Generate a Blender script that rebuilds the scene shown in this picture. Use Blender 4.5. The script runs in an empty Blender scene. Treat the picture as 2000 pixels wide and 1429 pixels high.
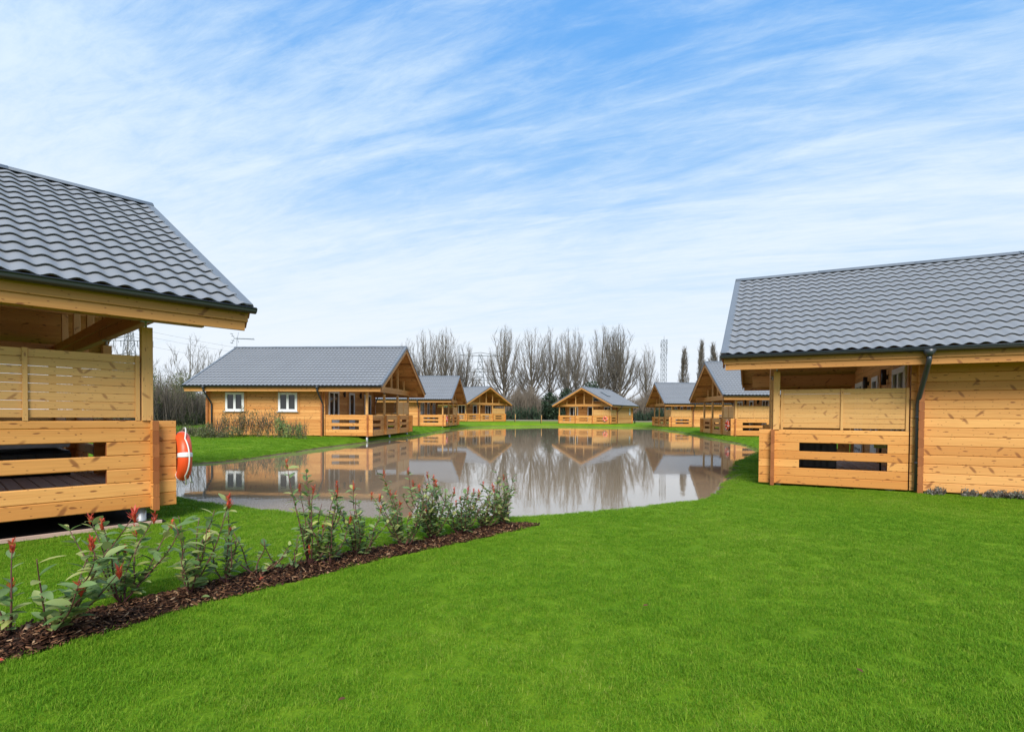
import bpy, math, random
import numpy as np
from mathutils import Vector, Matrix
S = bpy.context.scene
COL = S.collection
PI = math.pi

# ------------------------------------------------------------------ camera
F, HY, T, R_ = 1032.935, 810.964, math.radians(1.152), math.radians(.349)
CAMZ = 1.38
cam = bpy.data.cameras.new('camera')
co = bpy.data.objects.new('camera', cam); COL.objects.link(co)
cam.sensor_width = 36; cam.lens = F/2000*36
cam.shift_x = 0; cam.shift_y = (HY+F*math.tan(T)-714.5)/2000
cam.clip_start = .05; cam.clip_end = 4000
fw = Vector((0, math.cos(T), -math.sin(T))); up0 = Vector((0, math.sin(T), math.cos(T))); X0 = Vector((1, 0, 0))
rt = X0*math.cos(R_)+up0*math.sin(R_); up = up0*math.cos(R_)-X0*math.sin(R_)
co.matrix_world = Matrix(((rt.x, up.x, -fw.x, 0), (rt.y, up.y, -fw.y, 0), (rt.z, up.z, -fw.z, CAMZ), (0, 0, 0, 1)))
S.camera = co
S.view_settings.view_transform = 'Standard'; S.view_settings.look = 'None'
S.view_settings.gamma = 1; S.view_settings.exposure = 1.27
S.cycles.max_bounces = 8; S.cycles.transparent_max_bounces = 12; S.cycles.caustics_reflective = False

# ------------------------------------------------------------------ light
SUN_EL, SUN_AZ = math.radians(42), math.radians(181)      # azimuth clockwise from +Y: behind the camera, a little left
W = bpy.data.worlds.new('World'); S.world = W; W.use_nodes = True
nt = W.node_tree; nt.nodes.clear()
class NT:
    def __init__(s, t): s.t = t
    def n(s, k, **kw):
        o = s.t.nodes.new(k)
        for a, v in kw.items(): setattr(o, a, v)
        return o
    def put(s, sock, v):
        if v is None: return
        if isinstance(v, bpy.types.NodeSocket): s.t.links.new(v, sock)
        else:
            if sock.type == 'RGBA' and len(v) == 3: v = (*v, 1)
            sock.default_value = v
    def math(s, op, a, b=None, c=None, clamp=False):
        o = s.n('ShaderNodeMath', operation=op, use_clamp=clamp)
        s.put(o.inputs[0], a); s.put(o.inputs[1], b); s.put(o.inputs[2], c); return o.outputs[0]
    def vmath(s, op, a, b=None):
        o = s.n('ShaderNodeVectorMath', operation=op); s.put(o.inputs[0], a); s.put(o.inputs[1], b); return o.outputs[0]
    def noise(s, vec, scale, detail=4, rough=.5, dist=0, dim='3D'):
        o = s.n('ShaderNodeTexNoise', noise_dimensions=dim); s.put(o.inputs['Vector'], vec)
        o.inputs['Scale'].default_value = scale; o.inputs['Detail'].default_value = detail
        o.inputs['Roughness'].default_value = rough; o.inputs['Distortion'].default_value = dist
        return o.outputs['Fac']
    def map(s, vec, scale=(1, 1, 1), rot=(0, 0, 0), loc=(0, 0, 0)):
        o = s.n('ShaderNodeMapping'); s.put(o.inputs['Vector'], vec)
        o.inputs['Scale'].default_value = scale; o.inputs['Rotation'].default_value = rot; o.inputs['Location'].default_value = loc
        return o.outputs[0]
    def ramp(s, f, *stops):
        o = s.n('ShaderNodeValToRGB'); s.put(o.inputs[0], f); e = o.color_ramp.elements
        while len(e) > 1: e.remove(e[-1])
        for i, (p, c) in enumerate(stops):
            if i == 0: x = e[0]; x.position = p
            else: x = e.new(p)
            x.color = (*c, 1) if len(c) == 3 else c
        return o.outputs[0]
    def rng(s, v, a, b, c=0, d=1, smooth=False):
        o = s.n('ShaderNodeMapRange', interpolation_type='SMOOTHSTEP' if smooth else 'LINEAR')
        for i, x in enumerate((v, a, b, c, d)): s.put(o.inputs[i], x)
        return o.outputs[0]
    def mix(s, f, a, b, mode='MIX'):
        o = s.n('ShaderNodeMix', data_type='RGBA', blend_type=mode); s.put(o.inputs[0], f); s.put(o.inputs[6], a); s.put(o.inputs[7], b); return o.outputs[2]
    def bump(s, h, strength=.3, dist=.01):
        o = s.n('ShaderNodeBump'); s.put(o.inputs['Height'], h); o.inputs['Strength'].default_value = strength; o.inputs['Distance'].default_value = dist
        return o.outputs[0]
t = NT(nt)
sky = t.n('ShaderNodeTexSky', sky_type='NISHITA', sun_disc=False, sun_elevation=SUN_EL, sun_rotation=SUN_AZ)
sky.air_density = 1.0; sky.dust_density = .6; sky.ozone_density = 1.6
tc = t.n('ShaderNodeTexCoord'); d = tc.outputs['Generated']
sep = t.n('ShaderNodeSeparateXYZ'); t.put(sep.inputs[0], d)
zz = t.math('MAXIMUM', sep.outputs[2], 0.0)
den = t.math('ADD', zz, .12)
cmb = t.n('ShaderNodeCombineXYZ')
t.put(cmb.inputs[0], t.math('DIVIDE', sep.outputs[0], den)); t.put(cmb.inputs[1], t.math('DIVIDE', sep.outputs[1], den))
P0 = cmb.outputs[0]
# long thin streaks of high cloud, broken by broader patches
pr = t.map(P0, rot=(0, 0, math.radians(22)))
broad = t.noise(t.map(pr, (.5, .9, 1), loc=(4.3, 3.1, 0)), 1.1, 3, .5, .3)
streak = t.noise(t.map(pr, (.45, 2.1, 1), loc=(1, 6, 0)), 1.9, 9, .62, .8)
fine = t.noise(t.map(pr, (1.5, 4.5, 1), rot=(0, 0, .25)), 3.2, 8, .7, .4)
m = t.math('ADD', t.math('MULTIPLY', broad, .7), t.math('ADD', t.math('MULTIPLY', streak, .9), t.math('MULTIPLY', fine, .5)))
# the blue opens towards the right and upwards
m = t.math('ADD', m, t.math('MULTIPLY', sep.outputs[0], -.09))
m = t.math('ADD', m, t.rng(zz, .2, .62, .12, -.02))
mask = t.rng(m, .76, 1.42, 0, 1, True)
hz = t.rng(zz, .05, .54, 1, 0, True)
mask = t.math('SUBTRACT', 1, t.math('MULTIPLY', t.math('SUBTRACT', 1, t.math('MULTIPLY', mask, .95)), t.math('SUBTRACT', 1, t.math('MULTIPLY', hz, .9))))
cloud = t.mix(t.rng(zz, 0, .5), (7.6, 7.95, 8.5), (6.3, 7.6, 8.7))
blue = t.mix(.92, t.vmath('MULTIPLY', sky.outputs[0], (1.5, 1.5, 1.5)), t.mix(t.rng(zz, .1, .6), (2.6, 5.3, 8.4), (1.3, 3.75, 8.0)))
col = t.mix(mask, blue, cloud)
bg = t.n('ShaderNodeBackground'); t.put(bg.inputs[0], col); bg.inputs[1].default_value = .05
out = t.n('ShaderNodeOutputWorld'); nt.links.new(bg.outputs[0], out.inputs[0])
W.cycles.sampling_method = 'MANUAL'; W.cycles.sample_map_resolution = 512
sl = bpy.data.lights.new('sun', 'SUN'); sl.energy = 2.0; sl.angle = math.radians(30); sl.color = (1, .945, .86)
so = bpy.data.objects.new('sun', sl); COL.objects.link(so)
sd = Vector((math.sin(SUN_AZ)*math.cos(SUN_EL), math.cos(SUN_AZ)*math.cos(SUN_EL), math.sin(SUN_EL)))
so.rotation_euler = sd.to_track_quat('Z', 'Y').to_euler(); so.location = sd*50

# ------------------------------------------------------------------ helpers
rnd = random.Random(7)
def tag(o, label=None, cat=None, group=None, kind=None):
    if label: o['label'] = label
    if cat: o['category'] = cat
    if group: o['group'] = group
    if kind: o['kind'] = kind
    return o
def empty(name, loc=(0, 0, 0), rz=0, parent=None):
    o = bpy.data.objects.new(name, None); COL.objects.link(o); o.location = loc; o.rotation_euler = (0, 0, rz)
    o.empty_display_size = .3
    if parent: o.parent = parent
    return o
def link(name, me, parent=None, loc=(0, 0, 0), rz=0):
    o = bpy.data.objects.new(name, me); COL.objects.link(o); o.location = loc; o.rotation_euler = (0, 0, rz)
    if parent: o.parent = parent
    return o
def copy_tree(o, parent=None):
    c = o.copy(); COL.objects.link(c)
    if parent: c.parent = parent
    for ch in o.children: copy_tree(ch, c)
    return c

class MB:
    """collects boards, tubes and sheets into one mesh (uv in metres, u along the grain)"""
    def __init__(s): s.v = []; s.f = []; s.uv = []; s.m = []; s.sm = []
    def face(s, idx, uv, mat=0, smooth=False):
        s.f.append(idx); s.uv.append(uv); s.m.append(mat); s.sm.append(smooth)
    def board(s, A, B, up, w, th, ch=.006, end=1, mat=0):
        """board from A to B, w wide along up, th thick across"""
        A = Vector(A); B = Vector(B); d = B-A; L = d.length; d = d/L
        up = Vector(up); up = (up-d*up.dot(d)).normalized(); sd = d.cross(up)
        a, b = w/2, th/2; c = min(ch, a*.45, b*.45)
        if c > 0: sec = [(-a+c, -b), (a-c, -b), (a, -b+c), (a, b-c), (a-c, b), (-a+c, b), (-a, b-c), (-a, -b+c)]
        else: sec = [(-a, -b), (a, -b), (a, b), (-a, b)]
        n = len(sec); i0 = len(s.v)
        for P in (A, B):
            for (p, q) in sec: s.v.append(P+up*p+sd*q)
        ru, rv = rnd.uniform(0, 90), rnd.uniform(0, 90)
        acc = 0
        for k in range(n):
            k2 = (k+1) % n; p, q = sec[k], sec[k2]; l = math.hypot(p[0]-q[0], p[1]-q[1])
            s.face((i0+k, i0+k2, i0+n+k2, i0+n+k), ((ru, rv+acc), (ru, rv+acc+l), (ru+L, rv+acc+l), (ru+L, rv+acc)), mat)
            acc += l
        s.face(tuple(i0+n-1-k for k in range(n)), tuple((ru+sec[n-1-k][0], rv+sec[n-1-k][1]) for k in range(n)), end)
        s.face(tuple(i0+n+k for k in range(n)), tuple((ru+3+sec[k][0], rv+sec[k][1]) for k in range(n)), end)
    def box(s, c, sz, mat=0, ch=0, end=None):
        c = Vector(c); i = max(range(3), key=lambda k: sz[k]); A = c.copy(); B = c.copy(); A[i] -= sz[i]/2; B[i] += sz[i]/2
        j = [k for k in range(3) if k != i]; u = Vector((0, 0, 0)); u[j[1]] = 1
        s.board(A, B, u, sz[j[1]], sz[j[0]], ch, mat if end is None else end, mat)
    def tube(s, pts, rad, n=8, mat=0, cap=True, closed=False, smooth=True):
        pts = [Vector(p) for p in pts]; N = len(pts); i0 = len(s.v)
        if not hasattr(rad, '__len__'): rad = [rad]*N
        ref = None; acc = 0
        for k, p in enumerate(pts):
            if closed: dd = pts[(k+1) % N]-pts[k-1]
            else: dd = pts[min(k+1, N-1)]-pts[max(k-1, 0)]
            dd.normalize()
            if ref is None: ref = dd.orthogonal().normalized()
            ref = (ref-dd*ref.dot(dd)).normalized(); b = dd.cross(ref)
            for q in range(n):
                a = 2*PI*q/n; s.v.append(p+(ref*math.cos(a)+b*math.sin(a))*rad[k])
        M = N if closed else N-1
        for k in range(M):
            k2 = (k+1) % N; l = (pts[k2]-pts[k]).length
            for q in range(n):
                q2 = (q+1) % n
                s.face((i0+k*n+q, i0+k*n+q2, i0+k2*n+q2, i0+k2*n+q), ((acc, q/n), (acc, (q+1)/n), (acc+l, (q+1)/n), (acc+l, q/n)), mat, smooth)
            acc += l
        if cap and not closed:
            s.face(tuple(i0+n-1-q for q in range(n)), tuple((0, 0) for q in range(n)), mat)
            s.face(tuple(i0+(N-1)*n+q for q in range(n)), tuple((0, 0) for q in range(n)), mat)
    def quad(s, a, b, c, d, mat=0, uv=None):
        i = len(s.v); s.v += [Vector(a), Vector(b), Vector(c), Vector(d)]
        s.face((i, i+1, i+2, i+3), uv or ((0, 0), (1, 0), (1, 1), (0, 1)), mat)
    def mesh(s, name, *mats):
        me = bpy.data.meshes.new(name); me.from_pydata([tuple(v) for v in s.v], [], s.f)
        uvl = me.uv_layers.new(name='uv'); flat = np.array([c for f in s.uv for p in f for c in p], dtype=np.float32)
        uvl.data.foreach_set('uv', flat)
        for m_ in mats: me.materials.append(m_)
        me.polygons.foreach_set('material_index', np.minimum(np.array(s.m, dtype=np.int32), max(0, len(mats)-1)))
        me.polygons.foreach_set('use_smooth', np.array(s.sm, dtype=bool))
        me.update(); return me
def fast_mesh(name, V, Fc, mats, smooth=False, nside=None):
    me = bpy.data.meshes.new(name); V = np.asarray(V, np.float32); Fc = np.asarray(Fc, np.int32)
    k = Fc.shape[1]
    me.vertices.add(len(V)); me.vertices.foreach_set('co', V.ravel())
    me.loops.add(Fc.size); me.loops.foreach_set('vertex_index', Fc.ravel())
    me.polygons.add(len(Fc)); me.polygons.foreach_set('loop_start', np.arange(0, Fc.size, k, dtype=np.int32))
    me.polygons.foreach_set('loop_total', np.full(len(Fc), k, np.int32))
    if smooth: me.polygons.foreach_set('use_smooth', np.ones(len(Fc), bool))
    for m_ in mats: me.materials.append(m_)
    me.update(calc_edges=True); return me

# ------------------------------------------------------------------ materials
def mat(name, build):
    m_ = bpy.data.materials.new(name); m_.use_nodes = True; m_.node_tree.nodes.clear(); t = NT(m_.node_tree)
    o = t.n('ShaderNodeOutputMaterial'); sh = build(t); m_.node_tree.links.new(sh, o.inputs[0]); return m_
def pbr(t, col, rough=.6, spec=.5, metal=0, normal=None, ior=None):
    p = t.n('ShaderNodeBsdfPrincipled'); t.put(p.inputs['Base Color'], col); t.put(p.inputs['Roughness'], rough)
    p.inputs['Specular IOR Level'].default_value = spec; p.inputs['Metallic'].default_value = metal
    if ior: p.inputs['IOR'].default_value = ior
    if normal is not None: t.put(p.inputs['Normal'], normal)
    return p.outputs[0]
def plain(name, c, rough=.6, spec=.5, metal=0, var=.12, sc=6):
    def b(t):
        x = t.n('ShaderNodeTexCoord').outputs['Object']; n = t.noise(x, sc, 4, .6)
        return pbr(t, t.mix(n, tuple(v*(1-var) for v in c), tuple(min(1, v*(1+var)) for v in c)), rough, spec, metal)
    return mat(name, b)
def wood(name, ca, cb, knot=(.20, .065, .018), kamt=.85, grain=1.0, scalek=1.0):
    def b(t):
        uv = t.n('ShaderNodeUVMap'); uv.uv_map = 'uv'; x = uv.outputs[0]
        tone = t.noise(t.map(x, (.05, .9, 1)), 1.0, 1, .4)
        g = t.noise(t.map(x, (1.6, 55, 1)), 1.0, 5, .62, .35)
        g2 = t.noise(t.map(x, (.8, 14, 1)), 1.0, 3, .5, 1.2)
        base = t.mix(t.rng(tone, .38, .62), ca, cb)
        base = t.mix(t.math('MULTIPLY', t.rng(g, .42, .72), .34*grain), base, tuple(c*.62 for c in ca))
        base = t.mix(t.math('MULTIPLY', t.rng(g2, .5, .75), .26*grain), base, (ca[0]*.86, ca[1]*.62, ca[2]*.45))
        wob = t.noise(t.map(x, (3, 7, 1)), 1, 2)
        xw = t.vmath('ADD', x, t.map(wob, (.05, .05, 0)))
        k = None
        for (rot, sc, lo, hi, loc) in ((0, (1.9*scalek, 6.5*scalek, 1), .04, .085, (0, 0, 0)), (.0, (5.2*scalek, 11*scalek, 1), .03, .075, (3, 4, 0))):
            v = t.n('ShaderNodeTexVoronoi', voronoi_dimensions='2D', feature='F1'); v.inputs['Scale'].default_value = 1
            t.put(v.inputs['Vector'], t.map(xw, sc, loc=loc)); q = t.rng(v.outputs['Distance'], lo, hi, 1, 0, True)
            k = q if k is None else t.math('MAXIMUM', k, q)
        for (sx, lo, hi, loc) in ((.8, .03, .085, (1, 7, 0)), (-.65, .03, .08, (9, 2, 0))):   # spike knots cut lengthwise
            sp = t.n('ShaderNodeSeparateXYZ'); t.put(sp.inputs[0], xw); cb_ = t.n('ShaderNodeCombineXYZ')
            t.put(cb_.inputs[0], t.math('MULTIPLY', t.math('ADD', sp.outputs[0], t.math('MULTIPLY', sp.outputs[1], sx)), 2.1*scalek))
            t.put(cb_.inputs[1], t.math('MULTIPLY', sp.outputs[1], 1.0*scalek))
            v = t.n('ShaderNodeTexVoronoi', voronoi_dimensions='2D', feature='F1'); v.inputs['Scale'].default_value = 1
            t.put(v.inputs['Vector'], t.map(cb_.outputs[0], loc=loc)); q = t.rng(v.outputs['Distance'], lo, hi, 1, 0, True)
            k = t.math('MAXIMUM', k, t.math('MULTIPLY', q, .9))
        col = t.mix(t.math('MULTIPLY', k, kamt), base, knot)
        return pbr(t, col, .55, .35, normal=t.bump(t.math('SUBTRACT', g, k), .25, .002))
    return mat(name, b)
M = {}
M['log'] = wood('stained_pine', (.56, .245, .065), (.74, .385, .125))
M['rail'] = wood('honey_pine', (.57, .24, .055), (.75, .375, .11))
M['screen'] = wood('pale_pine', (.60, .32, .105), (.68, .39, .14), knot=(.3, .13, .045), scalek=1.4)
M['beam'] = wood('beam_pine', (.48, .215, .055), (.58, .29, .085))
M['soffit'] = wood('soffit_pine', (.62, .31, .10), (.74, .40, .14))
M['end'] = wood('end_grain', (.27, .085, .024), (.37, .13, .038), kamt=.25)
M['deck'] = wood('brown_decking', (.46, .31, .24), (.56, .40, .32), knot=(.06, .03, .02), kamt=.2)
def b_metalroof(t):
    x = t.n('ShaderNodeTexCoord').outputs['Object']; n = t.noise(x, .9, 3, .55); n2 = t.noise(x, 240, 2, .5)
    c = t.mix(n, (.198, .205, .218), (.232, .240, .253)); return pbr(t, c, .6, .3, normal=t.bump(n2, .08, .001))
M['roof'] = mat('grey_metal_tile', b_metalroof)
M['flash'] = plain('grey_flashing', (.15, .165, .185), .45, .45, sc=2)
M['gutter'] = plain('anthracite_gutter', (.032, .038, .045), .35, .5)
M['white'] = plain('white_frame_paint', (.74, .75, .74), .4, .5, var=.03)
M['dark'] = plain('dark_vinyl', (.018, .019, .021), .45)
M['black'] = plain('black_metal', (.012, .012, .013), .4)
M['lid'] = plain('grey_cover', (.36, .37, .37), .6)
M['galv'] = plain('galvanised_steel', (.48, .50, .51), .45, .5, .35)
M['lattice'] = plain('weathered_steel', (.20, .22, .24), .6, .4, .2)
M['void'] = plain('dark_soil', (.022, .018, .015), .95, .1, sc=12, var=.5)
def b_glass(t):
    x = t.n('ShaderNodeTexCoord').outputs['Object']; n = t.noise(x, 1.5, 2)
    return pbr(t, t.mix(n, (.012, .014, .016), (.05, .048, .045)), .03, .6, ior=1.5, normal=t.bump(t.noise(x, 3, 1), .04, .01))
M['glass'] = mat('window_glass', b_glass)
M['orange'] = plain('orange_plastic', (.80, .085, .018), .42, .5, var=.06)
M['ropew'] = plain('white_rope', (.72, .72, .68), .8, .2)
M['bark'] = plain('grey_bark', (.15, .13, .105), .9, .1, var=.4, sc=.7)
M['barkd'] = plain('dark_bark', (.075, .062, .048), .9, .1, var=.4, sc=.7)
M['twig'] = plain('twig_brown', (.14, .115, .088), .9, .1, var=.3, sc=.6)
def b_leaf(ca, cb, cc, rough=.5, tr=.35):
    def b(t):
        g = t.n('ShaderNodeNewGeometry'); r = g.outputs['Random Per Island']
        c = t.ramp(r, (0, ca), (.55, cb), (.9, cc)); p = pbr(t, c, rough, .5)
        tl = t.n('ShaderNodeBsdfTranslucent'); t.put(tl.inputs[0], c); mx = t.n('ShaderNodeMixShader'); mx.inputs[0].default_value = tr
        t.t.links.new(p, mx.inputs[1]); t.t.links.new(tl.outputs[0], mx.inputs[2]); return mx.outputs[0]
    return b
M['leaf'] = mat('glossy_leaf', b_leaf((.10, .19, .05), (.21, .31, .11), (.44, .45, .14)))
M['redleaf'] = mat('red_new_leaf', b_leaf((.50, .05, .03), (.66, .10, .05), (.62, .22, .08)))
M['hedge'] = mat('hedge_leaf', b_leaf((.05, .08, .024), (.12, .15, .05), (.26, .25, .11), .6))
M['bronze'] = mat('bronze_leaf', b_leaf((.06, .10, .03), (.19, .19, .08), (.44, .28, .14), .6))
M['ivy'] = mat('evergreen_leaf', b_leaf((.010, .03, .014), (.025, .055, .025), (.05, .09, .04), .6))
M['lav'] = mat('lavender_leaf', b_leaf((.15, .18, .13), (.26, .27, .22), (.30, .26, .26), .8))
def b_grass(t):
    g = t.n('ShaderNodeNewGeometry'); p = g.outputs['Position']
    a = t.noise(p, .55, 4, .6); bn = t.noise(t.map(p, (1, 1, .0)), 7.5, 3, .65)
    oi = t.n('ShaderNodeObjectInfo').outputs['Random']
    r = t.math('ADD', t.math('MULTIPLY', g.outputs['Random Per Island'], .80), t.math('MULTIPLY', oi, .1))
    f = t.math('ADD', t.math('MULTIPLY', t.rng(a, .3, .7), .22), t.math('ADD', t.math('MULTIPLY', t.rng(bn, .3, .7), .20), t.math('MULTIPLY', t.math('SINE', t.noise(t.map(p, (.55, .12, 0), rot=(0, 0, .5)), 2.2, 2)), .16))); f = t.math('MULTIPLY', t.math('ADD', f, r), .72)
    c = t.ramp(f, (0, (.040, .12, .006)), (.28, (.095, .245, .010)), (.56, (.17, .335, .015)), (.80, (.29, .40, .04)), (1, (.50, .44, .15)))
    sh = pbr(t, c, .6, .12); tl = t.n('ShaderNodeBsdfTranslucent'); t.put(tl.inputs[0], c); mx = t.n('ShaderNodeMixShader'); mx.inputs[0].default_value = .35
    t.t.links.new(sh, mx.inputs[1]); t.t.links.new(tl.outputs[0], mx.inputs[2]); return mx.outputs[0]
M['grass'] = mat('grass_blade', b_grass)
def b_ground(t):
    g = t.n('ShaderNodeNewGeometry'); p = g.outputs['Position']
    sp = t.n('ShaderNodeSeparateXYZ'); t.put(sp.inputs[0], p)
    a = t.noise(p, .55, 4, .6); bn = t.noise(p, 3.3, 3, .6); fn = t.noise(p, 55, 6, .7); f3 = t.noise(p, 12, 4, .65)
    f = t.math('ADD', t.math('MULTIPLY', a, .35), t.math('ADD', t.math('MULTIPLY', bn, .2), t.math('ADD', t.math('MULTIPLY', fn, .3), t.math('MULTIPLY', f3, .25))))
    c = t.ramp(f, (.36, (.065, .14, .004)), (.52, (.11, .21, .007)), (.64, (.165, .265, .012)), (.76, (.24, .31, .03)))
    # rough dry field beyond the cabins
    far = t.rng(t.math('ADD', sp.outputs[1], t.math('MULTIPLY', bn, 6)), 88, 98, 0, 1)
    c = t.mix(far, c, t.mix(t.rng(bn, .35, .65), (.16, .17, .05), (.24, .20, .10)))
    # bare mud right at the water's edge
    mud = t.rng(t.math('ADD', sp.outputs[2], t.math('MULTIPLY', t.math('SUBTRACT', f3, .5), .11)), .016, .040, 1, 0)
    c = t.mix(mud, c, t.mix(fn, (.07, .045, .025), (.17, .12, .075)))
    return pbr(t, c, .9, .1, normal=t.bump(t.math('ADD', fn, f3), .6, .03))
M['ground'] = mat('lawn_ground', b_ground)
def b_water(t):
    g = t.n('ShaderNodeNewGeometry'); p = g.outputs['Position']
    n1 = t.noise(t.map(p, (1, 1.0, 1)), 1.6, 3, .5); n2 = t.noise(p, 5.5, 2, .5)
    h = t.math('ADD', n1, t.math('MULTIPLY', n2, .12))
    c = t.mix(t.noise(p, .12, 2), (.25, .185, .12), (.30, .225, .15))
    return pbr(t, c, .035, .5, ior=1.65, normal=t.bump(h, .12, .012))
M['water'] = mat('muddy_pond_water', b_water)
def b_mulch(t):
    g = t.n('ShaderNodeNewGeometry'); r = g.outputs['Random Per Island']
    return pbr(t, t.ramp(r, (0, (.030, .014, .009)), (.5, (.085, .038, .022)), (.82, (.19, .09, .045)), (.95, (.38, .22, .12)), (1, (.5, .33, .2))), .9, .15)
M['chip'] = mat('bark_chip', b_mulch)
def b_soil(t):
    x = t.n('ShaderNodeNewGeometry').outputs['Position']; n = t.noise(x, 60, 5, .7)
    return pbr(t, t.mix(n, (.018, .010, .007), (.085, .04, .025)), .95, .1, normal=t.bump(n, .8, .02))
M['soil'] = mat('bark_mulch', b_soil)

# ------------------------------------------------------------------ pond outline, heights
SHORE = [(-9.3, 12.9), (-8.9, 14.2), (-8.2, 15.2), (-7.95, 17.8), (-7.73, 22.2), (-7.15, 26.8), (-6.35, 34.4), (-6.25, 40), (-6.1, 47.5), (-5.2, 57), (-3.6, 65.5), (-1.0, 69.2),
         (4, 69.5), (9, 67.6), (13, 65.6), (15.6, 64), (16.1, 59.5), (15.6, 55), (14.9, 47), (13.6, 40), (12.5, 32.5), (11.7, 27.5), (10.6, 23.2), (9.28, 20.02), (7.04, 16.49), (5.56, 13.37), (4.55, 11.3), (4.1, 10.41),
         (3.62, 9.4), (3.16, 8.79), (2.41, 8.25), (1.5, 7.69), (.72, 7.31), (.1, 7.13), (-.68, 7.04), (-1.7, 6.95), (-2.49, 7.13), (-3.16, 7.41), (-4.42, 8.01), (-5.24, 8.5), (-5.9, 8.95), (-6.9, 9.95), (-8.3, 11.3)]
def catmull(P, k=6):
    o = []; n = len(P)
    for i in range(n):
        p0, p1, p2, p3 = (np.array(P[(i+j) % n], float) for j in (-1, 0, 1, 2))
        for q in range(k):
            s = q/k; o.append(.5*((2*p1)+(-p0+p2)*s+(2*p0-5*p1+4*p2-p3)*s*s+(-p0+3*p1-3*p2+p3)*s**3))
    return np.array(o)
POLY = catmull(SHORE)
def sdist(P, poly):
    """signed distance, positive outside"""
    P = np.asarray(P, float); best = np.full(len(P), 1e18); inside = np.zeros(len(P), bool)
    n = len(poly)
    for i in range(n):
        a = poly[i]; b = poly[(i+1) % n]; e = b-a; w = P-a
        tt = np.clip((w@e)/(e@e), 0, 1); dd = w-tt[:, None]*e; best = np.minimum(best, (dd**2).sum(1))
        c1 = (a[1] <= P[:, 1]) != (b[1] <= P[:, 1])
        with np.errstate(divide='ignore', invalid='ignore'):
            xi = a[0]+(P[:, 1]-a[1])/(b[1]-a[1] if b[1] != a[1] else 1e-9)*e[0]
        inside ^= c1 & (P[:, 0] < xi)
    s = np.sqrt(best); s[inside] *= -1; return s
CTRL = np.array([(0, 3, .10), (0, 6.5, .07), (3, 5, .10), (-3, 3, .10), (6, 4, .08), (0, -6, .12), (4.6, 9.6, .055), (7, 9, .05), (10, 8, .05), (-4.3, 6.2, .06), (-6, 5, .04), (-8, 6, .04), (-8, 9, .04), (-10, 12, .1),
                 (-12, 27, .28), (-7.5, 30, .26), (-13, 32, .28), (-14, 22, .25), (-10, 52, .30), (-6.5, 53, .28), (-4, 74, .48), (-8, 80, .5), (9, 71, .30), (13, 76, .32), (17.5, 60, .22), (22, 60, .25), (14.5, 36, .17), (20, 36, .2),
                 (12, 22, .12), (9, 15, .08), (0, 120, .5), (-60, 120, .6), (60, 120, .5), (-60, 40, .5), (60, 30, .3), (0, 400, .6), (300, 200, .6), (-300, 200, .6), (0, -200, .3)])
def hbase(P):
    d2 = ((P[:, None, :]-CTRL[None, :, :2])**2).sum(2)+.3; w = 1/d2**1.6
    return (w*CTRL[:, 2]).sum(1)/w.sum(1)
def height(P):
    P = np.asarray(P, float); out = np.empty(len(P))
    for i in range(0, len(P), 20000):
        Q = P[i:i+20000]; s = sdist(Q, POLY); hb = hbase(Q)
        ho = hb*(1-np.exp(-np.maximum(s, 0)/.28)); hi = -.6*(1-np.exp(np.minimum(s, 0)/.6))
        und = .018*np.sin(Q[:, 0]*.9+.5)*np.sin(Q[:, 1]*.7+1)*np.clip(s/2, 0, 1)
        out[i:i+20000] = np.where(s > 0, ho+und, hi)
    return out
def hz1(x, y): return float(height(np.array([[x, y]]))[0])

# ground: one polar sheet centred under the camera, fine near, coarse far
rr = np.concatenate([[.0], .5*1.0135**np.arange(0, 530)]); rr = rr[rr < 620]; rr = np.append(rr, 1600.)
front = np.radians(np.linspace(25, 155, 521)); back = np.radians(np.linspace(155, 385, 90))[1:-1]
th = np.concatenate([front, back]); nr, na = len(rr), len(th)
GR, GT = np.meshgrid(rr[1:], th, indexing='ij'); GP = np.stack([GR*np.cos(GT), GR*np.sin(GT)], -1).reshape(-1, 2)
GH = height(GP); GV = np.column_stack([GP, GH]); GV = np.vstack([GV, [[0, 0, hz1(0, 0)]]])
i = np.arange(nr-2)[:, None]; j = np.arange(na)[None, :]; j2 = (j+1) % na
GF = np.stack([i*na+j, (i+1)*na+j, (i+1)*na+j2, i*na+j2], -1).reshape(-1, 4)
gm = fast_mesh('ground', GV, GF, [M['ground']], True)
bm_f = [(len(GV)-1, k, (k+1) % na) for k in range(na)]
import bmesh
b_ = bmesh.new(); b_.from_mesh(gm); b_.verts.ensure_lookup_table()
for f_ in bm_f: b_.faces.new([b_.verts[k] for k in f_])
b_.to_mesh(gm); b_.free()
tag(link('ground', gm), kind='structure')
# water sheet: exact outline of the pond, pushed a little under the banks
ctr = POLY.mean(0); dirn = np.roll(POLY, -1, 0)-np.roll(POLY, 1, 0); nrm = np.stack([dirn[:, 1], -dirn[:, 0]], 1); nrm /= np.linalg.norm(nrm, axis=1)[:, None]
if (sdist(POLY+nrm*.05, POLY) > 0).mean() < .5: nrm = -nrm
WP = POLY+nrm*.12
wb = bmesh.new(); vs = [wb.verts.new((p[0], p[1], 0)) for p in WP]; wf = wb.faces.new(vs); bmesh.ops.triangulate(wb, faces=[wf])
bmesh.ops.recalc_face_normals(wb, faces=wb.faces)
wm = bpy.data.meshes.new('pond_water'); wb.to_mesh(wm); wb.free()
if wm.polygons[0].normal.z < 0: wm.flip_normals()
wm.materials.append(M['water']); tag(link('pond_water', wm), kind='structure')

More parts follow.
